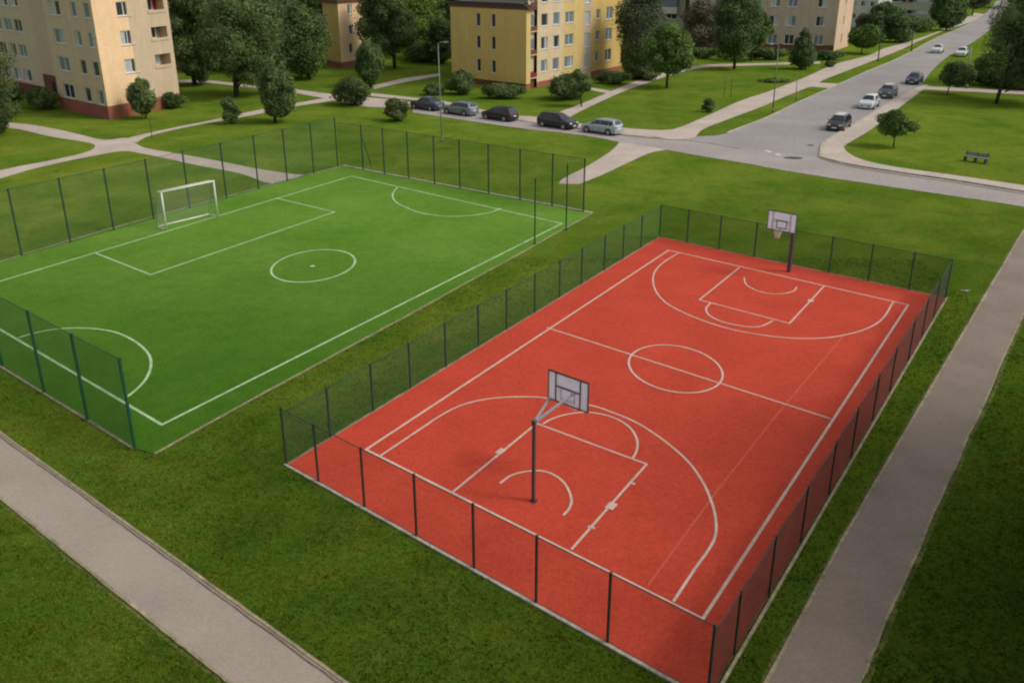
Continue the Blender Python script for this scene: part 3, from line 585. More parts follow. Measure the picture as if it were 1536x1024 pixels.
# --- left block: corner towards the viewer, grey-beige main face to the left, sunny peach face to the right
c = G(165, 180); l = G(92, 163.2); dl = (c - l).normalized(); dr = Vector((-dl.y, dl.x, 0))
dr = (G(272, 158) - c).normalized()
B1 = Bld(c, 'large peach and beige apartment block with dark red plinth at the left edge')
z_row = lambda row: row
top = 20.5
pl = 1.45
LN = (c - l).length; wins = []; plw = onp(c, dr, 185, 178)
main = []
st = 2.85
for r_, (pa, pb, pc_) in enumerate((((84, 12), (110, 12), (129.5, 11)), ((90, 55), (119, 57), (137, 57.5)), ((96, 95.5), (125.5, 99), (143.5, 99)), ((100, 136), (129, 137.5), (147, 139)))):
    for q, (px, py) in enumerate((pa, pb, pc_)):
        u, z = onp(c, dl, px, py); main.append((LN + u, z, 2.7 if q == 0 else 1.45, 1.5, dict(split=1 if q == 0 else 0, pane=random.choice(['glass', 'glassl', 'glassl']))))
zt_ = sorted(m_[1] for m_ in main if m_[2] > 2); rows1 = [zt_[0] + (zt_[-1] - zt_[0]) / 3 * k for k in range(7)]
cu = [sum(m_[0] for m_ in main[i::3]) / 4 for i in range(3)]
main = [(cu[q], rows1[k], 2.7 if q == 0 else 1.45, 1.6, dict(split=1 if q == 0 else 0, pane=random.choice(['glass', 'glassl', 'glassl']))) for k in range(7) for q in range(3) if rows1[k] + 1 < top]
print('B1 rows', rows1, 'cols', cu, 'LN', LN)
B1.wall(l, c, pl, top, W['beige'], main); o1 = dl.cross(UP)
nl = Vector((dl.y, -dl.x, 0)); nr = Vector((dr.y, -dr.x, 0))
B1.facade(l, c + nl * 0, 0, pl, W['plinth'], (), name='plinth')
us = onp(c, dr, 214, 173)[0]; ub = onp(c, dr, 238, 168)[0]; ue = onp(c, dr, 272, 160)[0]
print('B1 right face', us, ub, ue)
ru = sum(onp(c, dr, *p)[0] for p in ((190, 36.5), (194, 72.5), (199, 110))) / 3
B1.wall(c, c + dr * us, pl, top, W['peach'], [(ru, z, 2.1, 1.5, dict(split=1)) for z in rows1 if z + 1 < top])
B1.facade(c, c + dr * us, 0, pl, W['plinth'], (), name='plinth')
a2, b2 = c + dr * us, c + dr * ub
B1.wall(a2, b2, pl, top, W['sand'], []); B1.facade(a2, b2, 0, pl, W['plinth'], (), name='plinth')
# balcony tower
a3, b3 = c + dr * ub, c + dr * ue; bw_ = ue - ub
B1.facade(a3, b3, pl, top, W['pale'], [(bw_ / 2, z + .1, bw_ * .66, 1.45) for z in rows1[1:] if z + 1 < top] , depth=1.1)
B1.facade(a3, b3, 0, pl, W['plinth'], (), name='plinth')
for k, z in enumerate(rows1[1:]):
    if z + 1 > top: continue
    q = c + dr * (ub + bw_ / 2) - nr * 1.12
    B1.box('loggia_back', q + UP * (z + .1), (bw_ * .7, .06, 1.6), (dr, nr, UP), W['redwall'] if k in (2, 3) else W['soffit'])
    B1.window(a3 - nr * 1.0, b3 - nr * 1.0, bw_ * .40, z + .15, bw_ * .42, 1.3, setin=-.03, sill=False, name='balcony_window')
    B1.box('railing', c + dr * (ub + bw_ / 2) + nr * .04 + UP * (z - .55), (bw_ * .74, .07, .34), (dr, nr, UP), W['pale'])
for p in (c + dr * us, c + dr * ub):
    pass
back = 13.0; fr_ = c + dr * ue; bk_l = l + dr * (ue)
B1.facade(fr_, bk_l, 0, top, W['beige'], ()); B1.slab('roof', [l, c, fr_, bk_l], top, top + .25, W['gravel'])
B1.facade(c + nl * .0 + dr * ue, c + dr * ue + dl * .01, 0, top, W['pale'])
# set back wing to the left with the brown entrance
s0 = l + dr * 2.6; wl = s0 - dl * 22
B1.facade(s0 + dl * .2, l + dl * .0, 0, top, W['sand'])
ent = 8.6
B1.wall(s0 - dl * ent, s0, 3.1, top, W['pale'], []); B1.facade(s0 - dl * ent, s0, 0, 3.1, W['brown'], [(2.9, 1.2, 1.3, 2.3)], name='entrance_panel')
B1.window(s0 - dl * ent, s0, 2.9, 1.2, 1.2, 2.2, frame='trim', sill=False, name='entrance_door')
wn = []
wd0 = wl; WLn = 22 - ent
for (px, py) in ((39, 112), (10, 115)): pass
ucol = [onp(wl, dl, *p)[0] for p in ((34, 76), (19, 75), (5, 76))]
print('wing cols', ucol)
for u in ucol + [ucol[-1] - 2.6, ucol[-1] - 5, ucol[-1] - 8]:
    for z in rows1:
        if z + 1 < top and 1.3 < u < WLn - 1.3: wn.append((u, z + .2, 2.3, 1.55, dict(split=1, pane=random.choice(['glass', 'glassl', 'glass']))))
B1.wall(wl, s0 - dl * ent, pl, top, W['beige'], wn); B1.facade(wl, s0 - dl * ent, 0, pl, W['brown'], (), name='plinth')
B1.slab('roof', [wl, s0, s0 + dr * 11, wl + dr * 11], top, top + .25, W['gravel']); B1.facade(wl + dr * 11, wl, 0, top, W['beige'])
# --- yellow block
a, b = G(678, 122), G(789, 135); dg = (b - a).normalized(); ds = (G(935, 105.5) - G(805, 132)).normalized(); hA = HT(789, 135, 15)
print('B2 gable w', (b - a).length, 'h', hA)
B2 = Bld(b, 'ochre and cream apartment block with hipped brown roof edge, its windowless-corner gable facing the parked cars')
B2.root['label'] = 'ochre and cream apartment block with brown roof edge standing behind the parked cars'
GWd = (b - a).length; ng = Vector((dg.y, -dg.x, 0)); ns = Vector((ds.y, -ds.x, 0)); p2 = .75
gz = [onp(b, dg, 739, y)[1] for y in (100, 65, 31)]; gu = [GWd + onp(b, dg, x, 65)[0] for x in (717.5, 740)]
B2.wall(a, b, p2, hA, W['ochre'], [(u, z, .78, 1.75, dict(split=0)) for u in gu for z in gz]); B2.facade(a, b, 0, p2, W['brown'], (), name='plinth')
u_s = [onp(b, ds, *p)[0] for p in ((795.5, 134), (805, 132), (843, 124), (866, 119), (872, 118), (886, 115), (932, 106))]; print('B2 side us', u_s)
dpt = u_s[0]; sA = b + ds * dpt
B2.wall(b, sA, p2, hA, W['yellow'], []); B2.facade(b, sA, 0, p2, W['plinth'], (), name='plinth')
back2 = a + ds * 6
# roof of the front part: overhanging eaves, dark sloping edge, flat pale top
def quadroof(B, pts, z0, over, rise, inset):
    cen = sum(pts, Vector()) / 4; o_ = [p + (p - cen).normalized() * over * 1.3 for p in pts]; i_ = [p + (cen - p).normalized() * inset * 1.3 for p in pts]
    B.slab('eaves', o_, z0 - .05, z0 + .22, W['fascia'])
    m_ = MB(); A_ = [m_.bm.verts.new(Vector((p.x, p.y, z0 + .224)) - Vector((B.o.x, B.o.y, 0))) for p in o_]; I_ = [m_.bm.verts.new(Vector((p.x, p.y, z0 + rise)) - Vector((B.o.x, B.o.y, 0))) for p in i_]
    for k in range(4): m_.bm.faces.new((A_[k], A_[(k + 1) % 4], I_[(k + 1) % 4], I_[k]))
    r = m_.build('roof', W['roof'], B.root)
    m_ = MB(); m_.bm.faces.new([m_.bm.verts.new(Vector((p.x, p.y, z0 + rise + .004)) - Vector((B.o.x, B.o.y, 0))) for p in i_]); m_.build('roof_deck', W['gravel'], B.root)
quadroof(B2, [a, b, b + ds * 2.1, a + ds * 2.1], hA, .3, .75, .7)
B2.facade(a + ds * 7, a, 0, hA, W['ochre'])
# tall part behind
topB = 24.0
t0, t1 = b + ds * u_s[1], b + ds * u_s[6]
def seg(i, j): return b + ds * u_s[i], b + ds * u_s[j]
# loggia recess between the gable block and the cream block
r0 = sA - ns * .45; r1 = b + ds * u_s[1] - ns * .45
B2.facade(r0, r1, 0, topB, W['cream']);
gzz = [gz[0] + (gz[2] - gz[0]) / 2 * k for k in range(7)]
for k, z in enumerate(gzz):
    if z + 1 > topB: break
    c_ = (sA + b + ds * u_s[1]) / 2 - ns * .2
    B2.box('balcony_slab', c_ + UP * (z - 1.25), ((u_s[1] - u_s[0]), .44, .16), (ds, ns, UP), W['pale'])
    B2.box('balcony_rail', c_ + ns * .22 + UP * (z - .85), ((u_s[1] - u_s[0]) * .98, .06, .55), (ds, ns, UP), W['redwall'] if k == 0 else W['brown'])
    if k: B2.box('balcony_window', (r0 + r1) / 2 + ns * .05 + UP * (z + .2), (1.0, .05, 1.3), (ds, ns, UP), M['glassl'])
B2.box('entrance_door', (r0 + r1) / 2 + ns * .06 + UP * 1.1, (1.3, .06, 2.1), (ds, ns, UP), W['brown'])
def cols(i, xs, w_, h_, rows, **k):
    A_, B_ = seg(i, i + 1); out = []
    for x in xs:
        u = onp(A_, ds, x, 70)[0]; out += [(u, z, w_, h_, dict(k, pane=random.choice(['glass', 'glassl', 'glassl']))) for z in rows if z + 1.2 < topB]
    return A_, B_, out
rz = [onp(b, ds, 816, y)[1] for y in (99, 65, 30)]; rz = [rz[0] + (rz[2] - rz[0]) / 2 * k for k in range(6)]
A_, B_, ws = cols(1, (816.5, 834), 1.6, 1.6, rz, split=0); B2.wall(A_, B_, p2, topB, W['cream'], ws); B2.facade(A_, B_, 0, p2, W['plinth'], (), name='plinth')
A_, B_, ws = cols(2, (853.5,), 2.3, 1.5, rz, split=1); B2.wall(A_, B_, p2, topB, W['yellow'], ws); B2.facade(A_, B_, 0, p2, W['plinth'], (), name='plinth')
A_, B_ = seg(3, 4); B2.wall(A_, B_, 0, topB, W['ochre'], [])
A_, B_, ws = cols(4, (880,), 1.5, 1.9, [z - .4 for z in rz], split=1); ws = [(w_[0], w_[1], w_[2], w_[3], dict(split=1, pane='curtain')) for w_ in ws]; B2.wall(A_, B_, 0, topB, W['pale'], ws)
A_, B_, ws = cols(5, (896,), 1.1, 1.35, rz, split=0); A2_, B2_, ws2 = cols(5, (912.5,), 1.9, 1.75, rz, split=1); B2.wall(A_, B_, p2, topB, W['gold'], ws + ws2); B2.facade(A_, B_, 0, p2, W['plinth'], (), name='plinth')
wd_ = GWd * .92
tl0, tl1 = b + ds * u_s[1] - Vector((0, 0, 0)), b + ds * u_s[6]
lft = tl0 - dg * wd_ ; lft1 = tl1 - dg * wd_
B2.facade(lft, tl0 - dg * .02, hA + .1, topB, W['grey']); B2.facade(tl1, lft1, 0, topB, W['gold']); B2.facade(lft1, lft, 0, topB, W['ochre']); B2.slab('roof', [lft, tl0, tl1, lft1], topB, topB + .3, W['roof'])
# --- small peach block further back
a, b = G(490, 98), G(513, 103); e = G(558, 94); dd = (e - b).normalized(); h3 = HT(513, 103, 4); gg = (b - a).normalized()
B3 = Bld(b, 'small peach house with a dark red roof edge between tall dark trees', 'house')
B3.wall(a, b, .9, h3, W['ochre'], []); B3.facade(a, b, 0, .9, W['plinth'], (), name='plinth')
w3 = [(onp(b, dd, x, y)[0], onp(b, dd, x, y)[1], 1.25, 1.5, dict(split=0)) for x, y in ((526, 73), (526, 45), (524.5, 14), (546, 72), (546, 44), (545, 13))]
B3.wall(b, e, .9, h3, W['peach'], w3); B3.facade(b, e, 0, .9, W['plinth'], (), name='plinth')
pa3 = a + dd * ((e - b).length); B3.facade(e, pa3, 0, h3, W['peach']); B3.facade(pa3, a, 0, h3, W['ochre']); quadroof(B3, [a, b, e, pa3], h3, .4, 2.0, 2.6)
# --- rose beige block to the right
b = G(1250, 77); a = G(1030, 70.5); da = (b - a).normalized(); e = G(1272, 69.5); de = (e - b).normalized(); h4 = 22
B4 = Bld(b, 'long rose beige apartment block behind the cone-shaped tree beside the main road')
L4 = (b - a).length; r4 = [onp(b, da, 1187, y)[1] for y in (59.5, 31.5)]; dz4 = r4[1] - r4[0]; r4 = [r4[0] + dz4 * k for k in range(6)]
w4 = []
for x in (1060, 1085, 1112, 1136, 1161, 1186.5, 1231):
    u = L4 + onp(b, da, x, 32)[0]
    w4 += [(u, z, 1.75, 1.75, dict(split=1, pane=random.choice(['glass', 'glassl', 'glassl']))) for z in r4 if z + 1.2 < h4]
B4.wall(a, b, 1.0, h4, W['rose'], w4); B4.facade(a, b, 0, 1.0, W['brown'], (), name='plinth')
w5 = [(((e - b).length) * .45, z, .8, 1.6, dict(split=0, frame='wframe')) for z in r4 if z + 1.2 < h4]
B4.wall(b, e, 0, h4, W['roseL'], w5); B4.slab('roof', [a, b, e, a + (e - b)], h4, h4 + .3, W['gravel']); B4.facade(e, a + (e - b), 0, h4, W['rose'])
for x, y in ((1004, 14),):
    # enclosed white balcony stack at the left end
    pass
a6 = G(984, 66); b6 = G(1024, 68); B6 = Bld(b6, 'pale grey block with an enclosed white balcony, seen between the tall trees', 'apartment block')
d6 = (b6 - a6).normalized(); n6 = Vector((d6.y, -d6.x, 0)); B6.wall(a6, b6, 0, 24, W['grey'], [((b6 - a6).length / 2, z, 2.4, 1.4, dict(split=1)) for z in (2.5, 5.5, 8.5, 14.5)])
u6, z6 = onp(b6 + n6 * 1.1, d6, 1004, 12); 
for k in (0, 1): B6.box('balcony', b6 + d6 * u6 + n6 * .55 + UP * (z6 - .5 + 3.0 * k), (3.2, 1.1, 1.2), (d6, n6, UP), W['white'])
for k in (0, 1): B6.box('balcony_glazing', b6 + d6 * u6 + n6 * .5 + UP * (z6 + .9 + 3.0 * k), (3.0, .9, 1.55), (d6, n6, UP), M['glassl'])
B6.facade(b6, b6 - n6 * 9, 0, 24, W['grey']); B6.slab('roof', [a6, b6, b6 - n6 * 9, a6 - n6 * 9], 24, 24.3, W['gravel'])
def simple_block(pa, pb, h, depth, wall, label, rows, colsn, wz, win=(1.3, 1.5), cat='apartment block', bands=False, pane='glass'):
    a, b = G(*pa), G(*pb); B = Bld(b, label, cat); d_ = (b - a).normalized(); n_ = Vector((d_.y, -d_.x, 0)); ln = (b - a).length
    ws = [(ln * (k + .5) / colsn, wz + r * 2.9, win[0], win[1], dict(split=1 if not bands else 3, pane=pane)) for k in range(colsn) for r in range(rows)]
    B.wall(a, b, 0, h, wall, ws); B.facade(b, b - n_ * depth, 0, h, wall); B.facade(a - n_ * depth, a, 0, h, wall); B.facade(b - n_ * depth, a - n_ * depth, 0, h, wall); B.slab('roof', [a, b, b - n_ * depth, a - n_ * depth], h, h + .3, W['gravel'])
    return B
simple_block((1270, 40), (1312, 42), 15, 10, W['white'], 'white block with small dark windows just right of the rose beige block', 4, 3, 2.5, (1.4, 1.2))
B5 = simple_block((1334, 28), (1404, 31), 7.2, 14, W['grey'], 'low grey building with dark window bands across the far end of the main road', 2, 3, 1.9, (7.5, 1.0), 'building', True)
simple_block((253, 104), (292, 99), 21, 9, W['pale'], 'beige block half hidden behind the left block and the big trees', 6, 3, 2.6)
simple_block((394, 62), (440, 60), 16, 9, W['pale'], 'pale pink block glimpsed between the tall tree crowns', 4, 4, 2.6)
# the block the picture is taken from and an invented one on the right: unseen, both added to shade the near lawn
def shade_block(x0, x1, y0, y1, h, label):
    B = Bld((x0, y1, 0), label); a, b, c_, d_ = Vector((x0, y1, 0)), Vector((x1, y1, 0)), Vector((x1, y0, 0)), Vector((x0, y0, 0))
    ws = lambda ln: [(3 + 4.0 * k, 2.4 + 2.9 * r, 1.7, 1.4, dict(split=1)) for k in range(int((ln - 4) / 4)) for r in range(int((h - 2) / 2.9))][:48]
    B.wall(b, a, 0, h, W['beige'], ws((b - a).length)); B.wall(a, d_, 0, h, W['peach'], ws((a - d_).length) if x0 > 5 else []); B.facade(c_, b, 0, h, W['peach']); B.facade(d_, c_, 0, h, W['beige']); B.slab('roof', [a, b, c_, d_], h, h + .3, W['gravel'])
shade_block(-40, 20, -15, -1.6, 26, 'beige apartment block behind the viewer, outside the picture, added to shade the lawn')
shade_block(26.5, 44, -2, 30, 20, 'beige apartment block invented right of the footpath, outside the picture, to shade the lawn')
# ------------------------------------------------------------------ trees and shrubs
def leaves(name, lobes, n, leaf, seed, parent, m, flat_=.0, core=.5):
    rng = np.random.default_rng(seed); lobes = np.array(lobes, float); k = len(lobes)
    wgt = (lobes[:, 3] * lobes[:, 4] + lobes[:, 3] * lobes[:, 5]); idx = rng.choice(k, n, p=wgt / wgt.sum())
    d = rng.normal(size=(n, 3)); d /= np.linalg.norm(d, axis=1)[:, None]; rad = 1 - .42 * rng.random(n) ** 1.6
    st = rng.random(n) < .12; rad[st] *= rng.uniform(1.02, 1.38, st.sum())
    ctr = lobes[idx, :3] + d * lobes[idx, 3:6] * rad[:, None]
    nrm = d * .9 + rng.normal(size=(n, 3)) * .55 + np.array([0, 0, .35]); nrm /= np.linalg.norm(nrm, axis=1)[:, None]
    a = np.cross(nrm, rng.normal(size=(n, 3))); a /= np.linalg.norm(a, axis=1)[:, None]; b = np.cross(nrm, a)
    s = leaf * rng.uniform(.6, 1.45, n)[:, None]; asp = rng.uniform(.5, .9, n)[:, None]
    fold = nrm * s * rng.uniform(-.18, .18, n)[:, None]
    V = np.stack([ctr - a * s * .5, ctr - b * s * .5 * asp + fold, ctr + a * s * .5, ctr + b * s * .5 * asp + fold], 1).reshape(-1, 3)
    V[:, 2] = np.maximum(V[:, 2], .03)
    Fc = np.arange(4 * n, dtype=np.int32)
    # dark cores so that the crown is dense inside
    cv, cf = [], []
    bm = bmesh.new(); bmesh.ops.create_icosphere(bm, subdivisions=1, radius=1); iv = np.array([v.co[:] for v in bm.verts]); fi = np.array([[v.index for v in f.verts] for f in bm.faces]); bm.free()
    nv = len(V)
    for q, lb in enumerate(lobes):
        jit = 1 + rng.uniform(-.18, .18, (len(iv), 1)); p = lb[:3] + iv * jit * lb[3:6] * core; p[:, 2] = np.maximum(p[:, 2], .02); cv.append(p); cf.append(fi + nv + q * len(iv))
    V = np.vstack([V] + cv); T = np.vstack(cf).astype(np.int32)
    me = bpy.data.meshes.new(name); me.vertices.add(len(V)); me.vertices.foreach_set('co', V.astype(np.float32).ravel())
    me.loops.add(4 * n + T.size); me.loops.foreach_set('vertex_index', np.concatenate([Fc, T.ravel()]))
    me.polygons.add(n + len(T)); ls = np.concatenate([np.arange(n) * 4, 4 * n + np.arange(len(T)) * 3]); me.polygons.foreach_set('loop_start', ls.astype(np.int32))
    me.update(calc_edges=True); me.validate(); return link(name, me, m, parent)
SEED = [100]
def plant(name, label, cat, x, yb, box, m, shape='round', trunk=.0, leaf=None, dens=1.0, group=None, dy=0, lobes_n=None, depth=1.0):
    """box = crown extent in the picture: left, right, top, bottom; (x, yb) = foot"""
    SEED[0] += 1; r = random.Random(SEED[0]); base = G(x, yb); s = SC(base); xl, xr, yt, ybm = box
    P = base.copy(); wid = (xr - xl) / s; cx = ((xl + xr) / 2 - x) / s
    top_ = HT(x, yb, yt); bot = max(0.05, HT(x, yb, ybm)) if ybm < yb - 1 else .05
    rx = wid / 2; ry = rx * depth; hz = (top_ - bot)
    # the front of a bulky crown hangs lower in the picture: allow for it
    top_ -= ry * .16
    if shape == 'bush': top_ *= 1.22
    hz = max(hz * .6, top_ - bot); root = empty(name, base, label, cat, group)
    lobes = []
    nl = lobes_n or (26 if rx > 2 else 13)
    if shape == 'bush': nl = lobes_n or 8
    for i in range(nl):
        t = (i + r.random()) / nl; an = i * 2.399 + r.uniform(-.4, .4)
        if shape == 'cone': prof = (1 - t) ** .8 * .95 + .07; lr = .46 * prof + .06
        elif shape == 'column': prof = (math.sin(math.pi * min(1, t * .92 + .08)) ** .45) * .9; lr = .5 * prof + .08
        elif shape == 'bush': prof = math.sqrt(max(0, 1 - (t * .9) ** 2)); lr = .42
        else: prof = math.sin(math.pi * (t * .82 + .12)) ** .6; lr = r.uniform(.20, .46)
        rr = prof * (1 - lr * .72) * (r.uniform(.55, 1.0) if i % 4 else .2)
        lz = (lr * rx * r.uniform(.75, 1.05)); lz = min(lz, hz * .34)
        zc_ = bot + lz * .8 + (hz - lz * 1.7) * t
        lobes.append((cx + math.cos(an) * rr * rx, math.sin(an) * rr * ry, zc_, lr * rx * r.uniform(.85, 1.12), lr * ry * r.uniform(.85, 1.12), lz * (1.25 if shape in ('cone', 'column') else 1)))
    lobes.append((cx, 0, bot + hz * .45, rx * .5, ry * .5, hz * .36)); lobes.append((cx * .9, 0, top_ - hz * .14, rx * .26, ry * .26, hz * .14))
    A_ = np.array(lobes); e0 = (A_[:, 0] - A_[:, 3]).min(); e1 = (A_[:, 0] + A_[:, 3]).max(); y1 = max((A_[:, 1] + A_[:, 4]).max(), -(A_[:, 1] - A_[:, 4]).min()); z0 = (A_[:, 2] - A_[:, 5]).min(); z1 = (A_[:, 2] + A_[:, 5]).max()
    kx, ky, kz = 2 * rx / (e1 - e0), ry / y1, (top_ - bot) / (z1 - z0); A_[:, 0] = cx - rx + (A_[:, 0] - e0) * kx; A_[:, 1] *= ky; A_[:, 2] = bot + (A_[:, 2] - z0) * kz; A_[:, 3] *= kx; A_[:, 4] *= ky; A_[:, 5] *= kz; lobes = [tuple(r_) for r_ in A_]
    lf = leaf or max(.14, 1.75 / (s * .667)); area = sum(4 * math.pi * ((l_[3] + l_[4]) / 2) * l_[5] for l_ in lobes); n = int(min(36000, max(500, dens * 1.9 * area / (lf * lf * .5))))
    leaves('crown' if trunk else 'foliage', lobes, n, lf, SEED[0], root, L[m])
    tr = trunk or .05; b = MB(); hh = bot + hz * .55
    lean = cx * .5; pts = [Vector((0, 0, -.05)), Vector((lean * .15 + r.uniform(-.1, .1) * tr * 4, 0, hh * .35)), Vector((lean * .6, r.uniform(-.2, .2), hh * .7)), Vector((cx * .8, 0, hh))]
    b.tube(pts, [tr * 1.25, tr, tr * .75, tr * .35], 8)
    b.build('trunk', M['bark'], root)
    if trunk:
        for k in range(5 if rx > 1.5 else 3):
            lb = lobes[(k * 3 + 2) % nl]; z0_ = bot * .85 + hz * .05 * k; st_ = Vector((lean * .4, 0, min(z0_ + .2, hh * .9)))
            b = MB(); mid = st_.lerp(Vector(lb[:3]), .5) + Vector((0, 0, .15)); b.tube([st_, mid, Vector(lb[:3])], [tr * .5, tr * .32, tr * .15], 6); b.build('limb', M['bark'], root)
    return root
T_ = lambda *a, **k: plant('tree', *a, **k)
BU = lambda *a, **k: plant('shrub', *a, shape='bush', **k)
gT = 'trees around the housing blocks'
T_('large leaning tree with a ragged dark crown cut by the left picture edge', 'tree', -22, 208, (-95, 40, 45, 196), 'olive', trunk=.22)
T_('huge dark tree right behind the left apartment block', 'tree', 292, 128, (250, 345, -45, 124), 'dark', trunk=.28)
T_('huge dark broad tree with a visible trunk, left of the small peach house', 'tree', 355, 145, (296, 440, -40, 132), 'dark', trunk=.3)
T_('tall grey green tree behind the huge dark broad tree', 'tree', 400, 108, (345, 470, -70, 84), 'grey', trunk=.25)
T_('round deep green tree standing left of the small peach house', 'tree', 464, 119, (418, 503, -6, 117), 'deep', shape='column', trunk=.2)
T_('drooping dark tree by the footpath fork beyond the football fence', 'tree', 413, 184, (390, 448, 93, 176), 'dark', shape='column', trunk=.14)
T_('narrow dark tree beside the olive round bush', 'tree', 556, 131, (534, 580, 54, 129), 'deep', shape='column', trunk=.14)
T_('big dark tree with a clear trunk in front of the light green trees', 'tree', 592, 103, (538, 632, -40, 84), 'dark', trunk=.25)
T_('light green tree behind the big dark tree', 'tree', 628, 86, (588, 662, -25, 74), 'light', trunk=.2)
T_('dark green tree directly left of the ochre gable', 'tree', 662, 96, (636, 684, 22, 94), 'deep', trunk=.18)
T_('dark green far tree between the light green tree and the ochre block', 'tree', 662, 74, (630, 700, -40, 50), 'mid', trunk=.2)
T_('light green far tree above the ochre block roof', 'tree', 600, 60, (640, 690, -30, 20), 'light', trunk=.2)
T_('far dark tree behind the round deep green tree', 'tree', 470, 80, (440, 530, -60, 60), 'dark', trunk=.2)
T_('tall grey green poplar right of the golden facade', 'tree', 958, 116, (918, 1000, -45, 112), 'grey', shape='column', trunk=.2)
T_('dark lower tree in front of the tall grey green poplar', 'tree', 950, 118, (928, 982, 42, 117), 'dark', shape='column', trunk=.15)
T_('mid green tree over the path junction, right of the poplar', 'tree', 1000, 132, (960, 1038, 28, 112), 'mid', trunk=.15)
T_('rusty bare looking tree against the rose beige block', 'tree', 1047, 84, (1018, 1082, -10, 76), 'rust', trunk=.16, dens=.7)
T_('big dark tree on the lawn in front of the rose beige block', 'tree', 1101, 104, (1062, 1140, -40, 92), 'deep', shape='column', trunk=.2)
T_('dark tree with a side crown behind the big dark lawn tree', 'tree', 1126, 92, (1100, 1156, 5, 76), 'mid', trunk=.16)
T_('cone shaped dark evergreen near the lamp posts', 'evergreen', 1199, 104, (1182, 1222, 38, 103), 'deep', shape='cone', trunk=.1)
T_('round light green tree beside the pavement past the rose beige block', 'tree', 1292, 81, (1270, 1322, 32, 73), 'bright', trunk=.1)
T_('tall dark tree behind the round light green tree', 'tree', 1322, 62, (1296, 1348, -2, 58), 'deep', trunk=.14)
T_('dark bushy tree at the bend of the pavement', 'tree', 1342, 64, (1324, 1374, 24, 63), 'deep', shape='bush', trunk=.1)
T_('tall dark tree by the kerb in front of the low grey building', 'tree', 1419, 46, (1392, 1443, -30, 43), 'deep', shape='column', trunk=.18)
T_('grey green far tree at the top of the main road', 'tree', 1458, 24, (1436, 1482, -35, 14), 'grey', trunk=.16)
T_('huge dark tree over the right end of the main road', 'tree', 1494, 156, (1462, 1625, -60, 138), 'dark', trunk=.2, dens=1.6)
T_('dark tree behind the huge dark tree at the right edge', 'tree', 1540, 128, (1476, 1640, -50, 128), 'deep', trunk=.2)
T_('rounded dark shrub tree beside the white pole at the road', 'tree', 1421, 141, (1405, 1456, 88, 130), 'dark', trunk=.07)
T_('small leaning lollipop tree beside the parked cars on the main road', 'tree', 1340, 221, (1311, 1370, 159, 205), 'mid', trunk=.06)
T_('small round tree in front of the left block beside the red plinth', 'tree', 219, 178, (197, 241, 113, 173), 'dark', shape='column', trunk=.07)
T_('dense round dark tree in front of the golden facade', 'tree', 872, 160, (846, 886, 100, 150), 'dark', trunk=.08)
for k, (x, y, bx_, mm, lab) in enumerate((
    (1500, 12, (1484, 1560, -60, 6), 'dark', 'far dark tree behind the top of the main road'), (820, 40, (930, 990, -60, 20), 'dark', ''), (1165, 10, (1130, 1230, -70, 0), 'dark', ''))):
    if lab: T_(lab, 'tree', x, y, bx_, mm, trunk=.18)
BU('round olive green bush beside the footpath fork', 'bush', 527, 158, (497, 558, 118, 166), 'olive')
BU('small ragged bush in front of the first parked car', 'bush', 595, 182, (575, 616, 150, 187), 'olive')
BU('small upright evergreen bush beside the thin park path', 'bush', 347, 186, (332, 363, 150, 189), 'deep')
BU('low dark bush right of the small round tree by the left block', 'bush', 258, 162, (238, 280, 139, 166), 'dark')
BU('dark bush at the brown entrance of the left block', 'bush', 72, 164, (38, 92, 132, 167), 'dark')
BU('dark low hedge along the plinth left of the entrance', 'hedge', 20, 150, (-20, 42, 126, 158), 'deep')
BU('pointed dark bush at the left corner of the ochre gable', 'bush', 690, 142, (666, 712, 108, 147), 'deep')
BU('low wide bush under the ochre gable windows', 'bush', 755, 148, (722, 790, 126, 151), 'deep', depth=.5)
BU('small dark bush left of the pointed gable bush', 'bush', 650, 143, (634, 668, 125, 146), 'deep')
BU('wide dark bush in front of the cream facade', 'bush', 850, 149, (822, 886, 112, 153), 'dark')
BU('low dark bush under the golden facade beside the poplar', 'bush', 915, 126, (888, 948, 107, 131), 'deep', depth=.6)
BU('tiny dark conical bush on the lawn corner by the junction', 'bush', 1061, 168, (1052, 1073, 149, 170), 'deep')
BU('flat dark juniper bed on the lawn beside the lamp post', 'bush', 1160, 124, (1134, 1187, 117, 126), 'dark', depth=.4)
BU('dark hedge under the rose beige block left of the big tree', 'hedge', 1060, 88, (1034, 1080, 72, 91), 'dark', depth=.5)
BU('dark hedge under the rose beige block behind the lamp post', 'hedge', 1150, 90, (1118, 1184, 72, 92), 'dark', depth=.4)
BU('dark hedge right of the cone shaped evergreen', 'hedge', 1236, 90, (1216, 1268, 76, 92), 'deep', depth=.5)
BU('tiny bush at the edge of the pavement right of the evergreen', 'bush', 1244, 101, (1237, 1254, 91, 103), 'deep')
BU('mid green bush bank along the bend of the pavement', 'bush', 1362, 48, (1340, 1400, 24, 52), 'bright')
BU('reddish bush behind the round light green tree', 'bush', 1287, 60, (1274, 1304, 24, 62), 'rust')
BU('dark shrub bank under the huge dark tree at the right', 'bush', 1470, 128, (1446, 1500, 84, 132), 'mid')
BU('dark bush beside the right end of the thin crossing path', 'bush', 1520, 134, (1490, 1560, 92, 138), 'deep')
BU('dark bush at the foot of the poplar by the path', 'bush', 962, 120, (940, 990, 98, 122), 'dark')
BU('olive bush at the trunk of the leaning left edge tree', 'bush', -8, 200, (-40, 22, 150, 208), 'olive')
